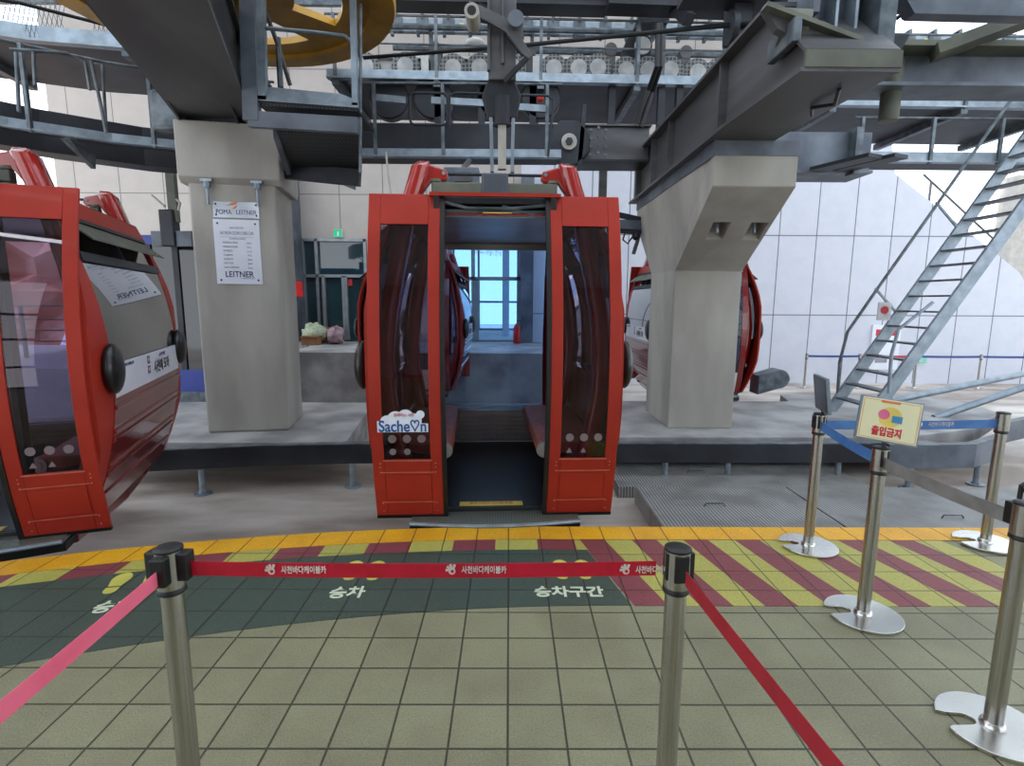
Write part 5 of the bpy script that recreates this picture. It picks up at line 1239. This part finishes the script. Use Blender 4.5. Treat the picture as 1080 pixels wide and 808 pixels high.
# room beyond the centre doors: facade grid, side wall, floor
rx0, rx1, ry = WX(460), WX(560), 20.5
tag(MB().box(rx0 - 6.0, rx1 + 1.0, WY + 0.25, 26, 0.35, 0.55).build('floor_lobby', M_['ground_out']), kind='structure')
tag(MB().box(A(531, 300, 19).x, A(531, 300, 19).x + 0.2, 17.5, 21, 0.55, 5.2).build('wall_lobby_side', M_['white']), kind='structure')
tag(MB().box(rx0 - 6, rx1 + 1, WY + 0.25, 21, 4.7, 4.9).build('ceiling_lobby', M_['white']), kind='structure')
e = empty('window_3', (rx0, 21, 0.55)); e['kind'] = 'structure'
for k in range(9): MB().box(rx0 - 2 + 0.95 * k, rx0 - 1.92 + 0.95 * k, 21, 21.08, 0.55, 4.7).build('mullion', M_['mullion'], e)
for z_ in (0.55, 1.6, 2.5, 3.6): MB().box(rx0 - 3, rx1 + 0.6, 21, 21.08, z_, z_ + 0.08).build('transom', M_['mullion'], e)
MB().box(-60, 60, 60, 160, -6.0, -5.0).build('sea', M_['sea'])
tag(bpy.data.objects['sea'], kind='structure')
# fire extinguisher by the doors
p = A(545, 359, 15.1); e = empty('fire_extinguisher', (p.x, 15.1, 0.50), 0, 'red fire extinguisher standing by the bright glass doors behind the middle cabin', 'fire extinguisher')
MB().lathe((p.x, 15.1, 0.50), [(0.09, 0), (0.10, 0.05), (0.10, 0.42), (0.05, 0.52), (0.03, 0.56)], 18).build('cylinder', M_['ext_red'], e, smooth=True)
MB().tube([(p.x, 15.1, 1.12), (p.x + 0.1, 15.1, 1.14), (p.x + 0.15, 15.1, 0.9)], 0.015, 6).build('hose', M_['rubber'], e)
# exit sign
p = A(356, 246, WY - 0.1); e = empty('exit_sign', (p.x, WY, p.z), 0, 'small green lit exit sign above the left glass doors', 'sign')
MB().box(p.x - 0.12, p.x + 0.12, WY - 0.08, WY, p.z - 0.11, p.z + 0.11).build('sign_box', M_['white_metal'], e); MB().box(p.x - 0.11, p.x + 0.11, WY - 0.085, WY - 0.08, p.z - 0.10, p.z + 0.10).build('lit_face', M_['green_sign'], e)
MB().box(p.x - 0.02, p.x + 0.03, WY - 0.088, WY - 0.085, p.z - 0.07, p.z + 0.05).build('running_symbol', M_['white'], e)
# column / duct left of the doors, switch and red box
o = MB().box(WX(308), WX(321), WY - 1.0, WY - 0.02, 0.55, 5.4).build('wall_duct', M_['grey_steel']); tag(o, 'grey upright duct beside the left pillar at the back wall', 'duct')
p = A(315, 305, 14.4); o = MB().box(p.x - 0.1, p.x + 0.1, 14.4, 14.45, p.z - 0.2, p.z + 0.2).build('alarm_box', M_['ext_red'], None, 0.01); tag(o, 'small red alarm box beside the left pillar', 'alarm box')
# goods in front of the left doors
def sack(px_, py_, w_, h_, m, lab, nm):
    p = A(px_, py_, 14.6); o = MB(); o.sphere((p.x, 14.6, 0.5 + h_ * 0.5), 0.5, 18, 10, (w_, 0.6, h_)); ob = o.build(nm, M_[m], None, smooth=True)
    r_ = random.Random(int(px_))
    for v in ob.data.vertices: v.co += Vector((r_.uniform(-.05, .05), r_.uniform(-.05, .05), r_.uniform(-.08, .05)))
    for v in ob.data.vertices: v.co.z = max(v.co.z, 0.502)
    tag(ob, lab, 'cloth bundle')
sack(332, 352, 0.62, 0.55, 'cloth_pale', 'pale green crumpled cloth bundle between the boxes by the left glass doors', 'cloth_bundle')
sack(354, 354, 0.42, 0.5, 'cloth_pink', 'dusty pink bag beside the cardboard boxes by the left glass doors', 'cloth_bundle')
for k, (x0, x1, z0, h_, D_) in enumerate(((325, 347, 0.502, 0.42, 14.9), (317, 335, 0.502, 0.24, 14.1))):
    xa, xb = A(x0, 350, D_).x, A(x1, 350, D_).x
    e = empty('cardboard_box', ((xa + xb) / 2, D_, z0), 0, ['taller brown cardboard box behind the pale cloth by the left glass doors', 'low brown cardboard box in front of the pale cloth by the left glass doors'][k], 'box')
    MB().box(xa, xb, D_, D_ + 0.35, z0, z0 + h_).build('box_body', M_['cardboard'], e, 0.005); MB().box(xa - 0.01, xb + 0.01, D_ - 0.08, D_ + 0.01, z0 + h_ - 0.02, z0 + h_).build('box_flap', M_['cardboard'], e)
# wall boxes and posters on the white wall
p = A(932, 343, WY); e = empty('wall_notice', (p.x, WY, p.z - 0.6), 0, 'tall white notice board on the white wall behind the stair', 'notice board')
a_, b_ = A(921, 343, WY - 0.05), A(946, 390, WY - 0.05)
MB().box(a_.x, b_.x, WY - 0.05, WY, b_.z, a_.z).build('board', M_['white'], e, 0.005); MB().box(a_.x + 0.1, b_.x - 0.15, WY - 0.055, WY - 0.05, a_.z - 0.3, a_.z - 0.12).build('red_heading', M_['print_red'], e); MB().box(a_.x + 0.15, a_.x + 0.5, WY - 0.055, WY - 0.05, b_.z + 0.2, b_.z + 0.35).build('grey_print', M_['print_grey'], e)
p = A(972, 379, WY); o = MB().box(p.x - 0.12, p.x + 0.12, WY - 0.06, WY, p.z - 0.1, p.z + 0.1).build('wall_box', mat('mint_box', (150, 220, 200), 0.5), None, 0.01); tag(o, 'small mint green box low on the white wall right of the stair', 'wall box')
# open bright stairwell beyond the sloping wall: its rail and post
e = empty('stair_balustrade', A(975, 190, 17), 0, 'thin balustrade in the bright opening above the white wall', 'balustrade')
pts = [A(974, 184, 17), A(1000, 208, 17), A(1030, 236, 17), A(1079, 280, 17), A(1110, 305, 17)]
MB().tube(pts, 0.03, 6).build('handrail', M_['dark_steel'], e)
for x_, y_ in ((982, 192), (1022, 228), (1058, 262)):
    p = A(x_, y_, 17); MB().bar(p, p - Vector((0, 0, 1.6)), 0.05, 0.05).build('post', M_['dark_steel'], e)
tag(MB().box(A(1074, 200, 16).x, A(1074, 200, 16).x + 1.2, 16, 16.6, 0, 5.3).build('wall_right_pier', M_['ground_out']), kind='structure')
# cctv / bracket cluster between middle cabin and right pillar
e = empty('bracket_arm', A(655, 235, 8.9), 0, 'dark bracket arm with hanging cables between middle cabin and right pillar', 'bracket')
MB().bar(A(640, 224, 8.9), A(676, 232, 8.9), 0.08, 0.08).build('arm', M_['black_steel'], e); MB().bar(A(640, 236, 8.9), A(676, 238, 8.9), 0.1, 0.14).build('cross_arm', M_['grey_steel'], e); MB().bar(A(640, 243, 8.9), A(676, 245, 8.9), 0.06, 0.07).build('arm', M_['black_steel'], e)
MB().tube([A(659, 246, 8.85), A(657, 253, 8.85), A(662, 257, 8.85), A(667, 250, 8.85)], 0.015, 6).build('cable_loop', M_['rubber'], e)
p = A(671, 249, 8.85); MB().sphere(p, 0.07, 12, 8).build('camera_dome', M_['rubber'], e, smooth=True); MB().bar(A(668, 268, 8.85), A(673, 252, 8.85), 0.07, 0.05).build('lamp_body', M_['dark_steel'], e)
o = MB().tube([A(407, 160, 6.9), A(409, 180, 6.9), A(413, 212, 6.9), A(414, 240, 6.9)], 0.012, 6).build('whip_rod', M_['seat_end'], None, smooth=True); tag(o, 'thin pale rod standing up left of the left hanger arm', 'rod')
# grey box behind hanger
p0, p1 = A(468, 176, 6.6), A(505, 205, 6.6); e = empty('terminal_box', p0, 0, 'grey terminal box behind the left hook of the middle cabin', 'box'); MB().box(p0.x, p1.x, 6.6, 6.8, p1.z, p0.z).build('box_body', M_['grey_steel'], e, 0.01); MB().box(p0.x + 0.12, p0.x + 0.32, 6.57, 6.6, p1.z + 0.14, p1.z + 0.24).build('box_latch', M_['dark_steel'], e)
MB().bar(((p0.x + p1.x) / 2, 6.75, p0.z), ((p0.x + p1.x) / 2, 8.2, 3.70), 0.05, 0.05).build('hanger_strap', M_['dark_steel'], e)

# dark glazed booth behind the left cabin
e = empty('operator_booth', (-6.0, 9.6, -0.64), 0, 'dark glazed booth with blue bands behind the left cabin', 'booth')
bx0, bx1, by = A(120, 300, 9.8).x, A(216, 300, 9.8).x, 9.8
MB().box(bx0, bx1, by, by + 2.0, 0.12, 2.62).build('glazing', M_['night_glass'], e)
MB().box(bx0, bx1, by - 0.02, by + 2.0, 2.62, 2.78).build('top_band', M_['blue_panel'], e)
MB().box(bx0, bx1, by - 0.02, by + 2.0, 0.0, 0.0 + 0.40).build('lower_band', M_['blue_panel'], e)
MB().box(bx0, bx1, by - 0.06, by + 2.0, -0.64, 0.0).build('plinth_band', M_['galv_dark'], e)
for x_ in (188, 160): MB().box(A(x_, 300, by).x - 0.05, A(x_, 300, by).x + 0.05, by - 0.03, by, 0.4, 2.62).build('mullion', M_['black_steel'], e)
# hanging post with gear above the booth
e = empty('service_post', A(180, 200, 9.5), 0, 'hanging post with small gear behind the left cabin', 'post')
p = A(179, 170, 9.5); q_ = A(181, 260, 9.5)
MB().box(p.x - 0.07, p.x + 0.07, 9.45, 9.55, q_.z + 0.4, 3.9).build('post', M_['olive_steel'], e); MB().box(q_.x - 0.12, q_.x + 0.12, 9.4, 9.6, q_.z, q_.z + 0.6).build('gear_block', M_['black_steel'], e, 0.02)
MB().bar(A(162, 252, 9.5), A(204, 252, 9.5), 0.12, 0.25).build('cross_arm', M_['grey_steel'], e); MB().tube([A(160, 206, 9.4), A(174, 218, 9.4)], 0.02, 6).build('antenna', M_['seat_end'], e)
MB().tube([A(186, 210, 9.4), A(190, 214, 9.4), A(188, 222, 9.4)], 0.02, 6).build('hook', M_['seat_end'], e)

# rock face and rail outside on the left
rk = MB(); n = 24; m_ = 10; vs = []; fs = []; rr = random.Random(3)
for i in range(n + 1):
    for j in range(m_ + 1):
        x_ = -34 + 20 * i / n; z_ = -0.7 + 5.2 * j / m_
        vs.append((x_, 17 + 0.10 * (x_ + 14) + rr.uniform(-.5, .5) + 0.25 * z_, z_))
for i in range(n):
    for j in range(m_): a_ = i * (m_ + 1) + j; fs.append((a_, a_ + m_ + 1, a_ + m_ + 2, a_ + 1))
back = [(v[0], v[1] + 3, v[2]) for v in vs]
rk.add(vs, fs); rk.add([(-34, 20, 4.5), (-14, 20, 4.5), (-14, 24, 4.5), (-34, 24, 4.5)], [(0, 1, 2, 3)])
rk = rk.build('rock_face', M_['rock']); tag(rk, 'pinkish rock cutting outside beyond the left cabin window', 'rock face')
e = empty('terrace_railing', (-14, 12.5, 0), 0, 'thin metal railing outside in front of the pink rock, seen through the left cabin', 'railing')
for z_ in (0.7, 0.95, 1.2, 1.5): MB().tube([(-20, 12.5, z_), (-8.6, 12.5, z_)], 0.015, 6).build('rail', M_['dark_steel'], e)
for k in range(6): MB().box(-20 + 2.2 * k, -19.94 + 2.2 * k, 12.48, 12.54, 0.3, 1.5).build('post', M_['dark_steel'], e)
tag(MB().box(-22, -8.3, 10.5, 16, -0.64, 0.32).build('floor_terrace', M_['ground_out']), kind='structure')

# concourse behind the viewer: glazed front with mullions, ceiling over the platform
e = empty('window_4', (0, -5, 0)); e['kind'] = 'structure'
for k in range(14): MB().box(-9 + 1.5 * k, -8.9 + 1.5 * k, -5.0, -4.9, 0, 5.2).build('mullion', M_['mullion'], e)
for z_ in (0.0, 1.0, 2.3, 3.5): MB().box(-9, 11, -5.0, -4.9, z_, z_ + 0.1).build('transom', M_['mullion'], e)
tag(MB().box(-9, 11, -5.0, -4.8, 5.2, 5.6).build('wall_front', M_['wall_beige']), kind='structure')
tag(MB().box(-14, 16, -5.0, 1.6, 5.5, 5.7).build('ceiling_platform', M_['white']), kind='structure')
tag(MB().box(-3.4, 3.6, -5.0, -4.8, 0.0, 5.2).build('wall_front_reflection_block', M_['wall_beige']), kind='structure')  # unseen solid piece added to keep bright reflections off the cabin glass
# ceiling luminaires
for k, (x_, y_) in enumerate(((-3.5, -1.5), (0, -1.5), (3.5, -1.5), (-3.5, 0.6), (0, 0.6), (3.5, 0.6))):
    e = empty('ceiling_light', (x_, y_, 5.4), 0, ['linear ceiling lamp over the platform behind the viewer, left rear', 'linear ceiling lamp over the platform behind the viewer, middle rear', 'linear ceiling lamp over the platform behind the viewer, right rear', 'linear ceiling lamp above the viewer on the left', 'linear ceiling lamp above the viewer in the middle', 'linear ceiling lamp above the viewer on the right'][k], 'lamp', 'linear lamps over the platform')
    MB().box(x_ - 0.65, x_ + 0.65, y_ - 0.09, y_ + 0.09, 5.42, 5.5).build('lamp_housing', M_['white_metal'], e)
    MB().box(x_ - 0.6, x_ + 0.6, y_ - 0.06, y_ + 0.06, 5.40, 5.42).build('lamp_tube', M_['tube_light'], e)

# ------------------------------------------------------------------ light
w = bpy.data.worlds.new('sky'); scene.world = w; w.use_nodes = True
n = w.node_tree.nodes; l = w.node_tree.links; n.clear()
o = n.new('ShaderNodeOutputWorld'); bg = n.new('ShaderNodeBackground'); l.new(bg.outputs[0], o.inputs[0])
tc = n.new('ShaderNodeTexCoord'); sp = n.new('ShaderNodeSeparateXYZ'); l.new(tc.outputs['Generated'], sp.inputs[0])
cr = n.new('ShaderNodeValToRGB'); l.new(sp.outputs[2], cr.inputs[0])
cr.color_ramp.elements[0].position = 0.0; cr.color_ramp.elements[0].color = (0.90, 0.95, 1.0, 1)
cr.color_ramp.elements[1].position = 0.6; cr.color_ramp.elements[1].color = (0.74, 0.86, 1.0, 1)
l.new(cr.outputs[0], bg.inputs[0]); bg.inputs[1].default_value = 2.6
sd = bpy.data.lights.new('sun', 'SUN'); sd.energy = 4.0; sd.angle = math.radians(2); sd.color = (1, 0.96, 0.9)
so = link(bpy.data.objects.new('sun', sd)); so.rotation_euler = Vector((0.9, 0.1, -1.0)).to_track_quat('-Z', 'Y').to_euler()

scene.view_settings.view_transform = 'Standard'; scene.view_settings.look = 'None'
scene.view_settings.exposure = 0.0; scene.view_settings.gamma = 1.0
try: scene.view_settings.use_curve_mapping = False
except Exception: pass
scene.cycles.max_bounces = 8; scene.cycles.transparent_max_bounces = 24
scene.cycles.use_denoising = True; scene.cycles.sample_clamp_indirect = 6.0; scene.cycles.caustics_reflective = False; scene.cycles.caustics_refractive = False
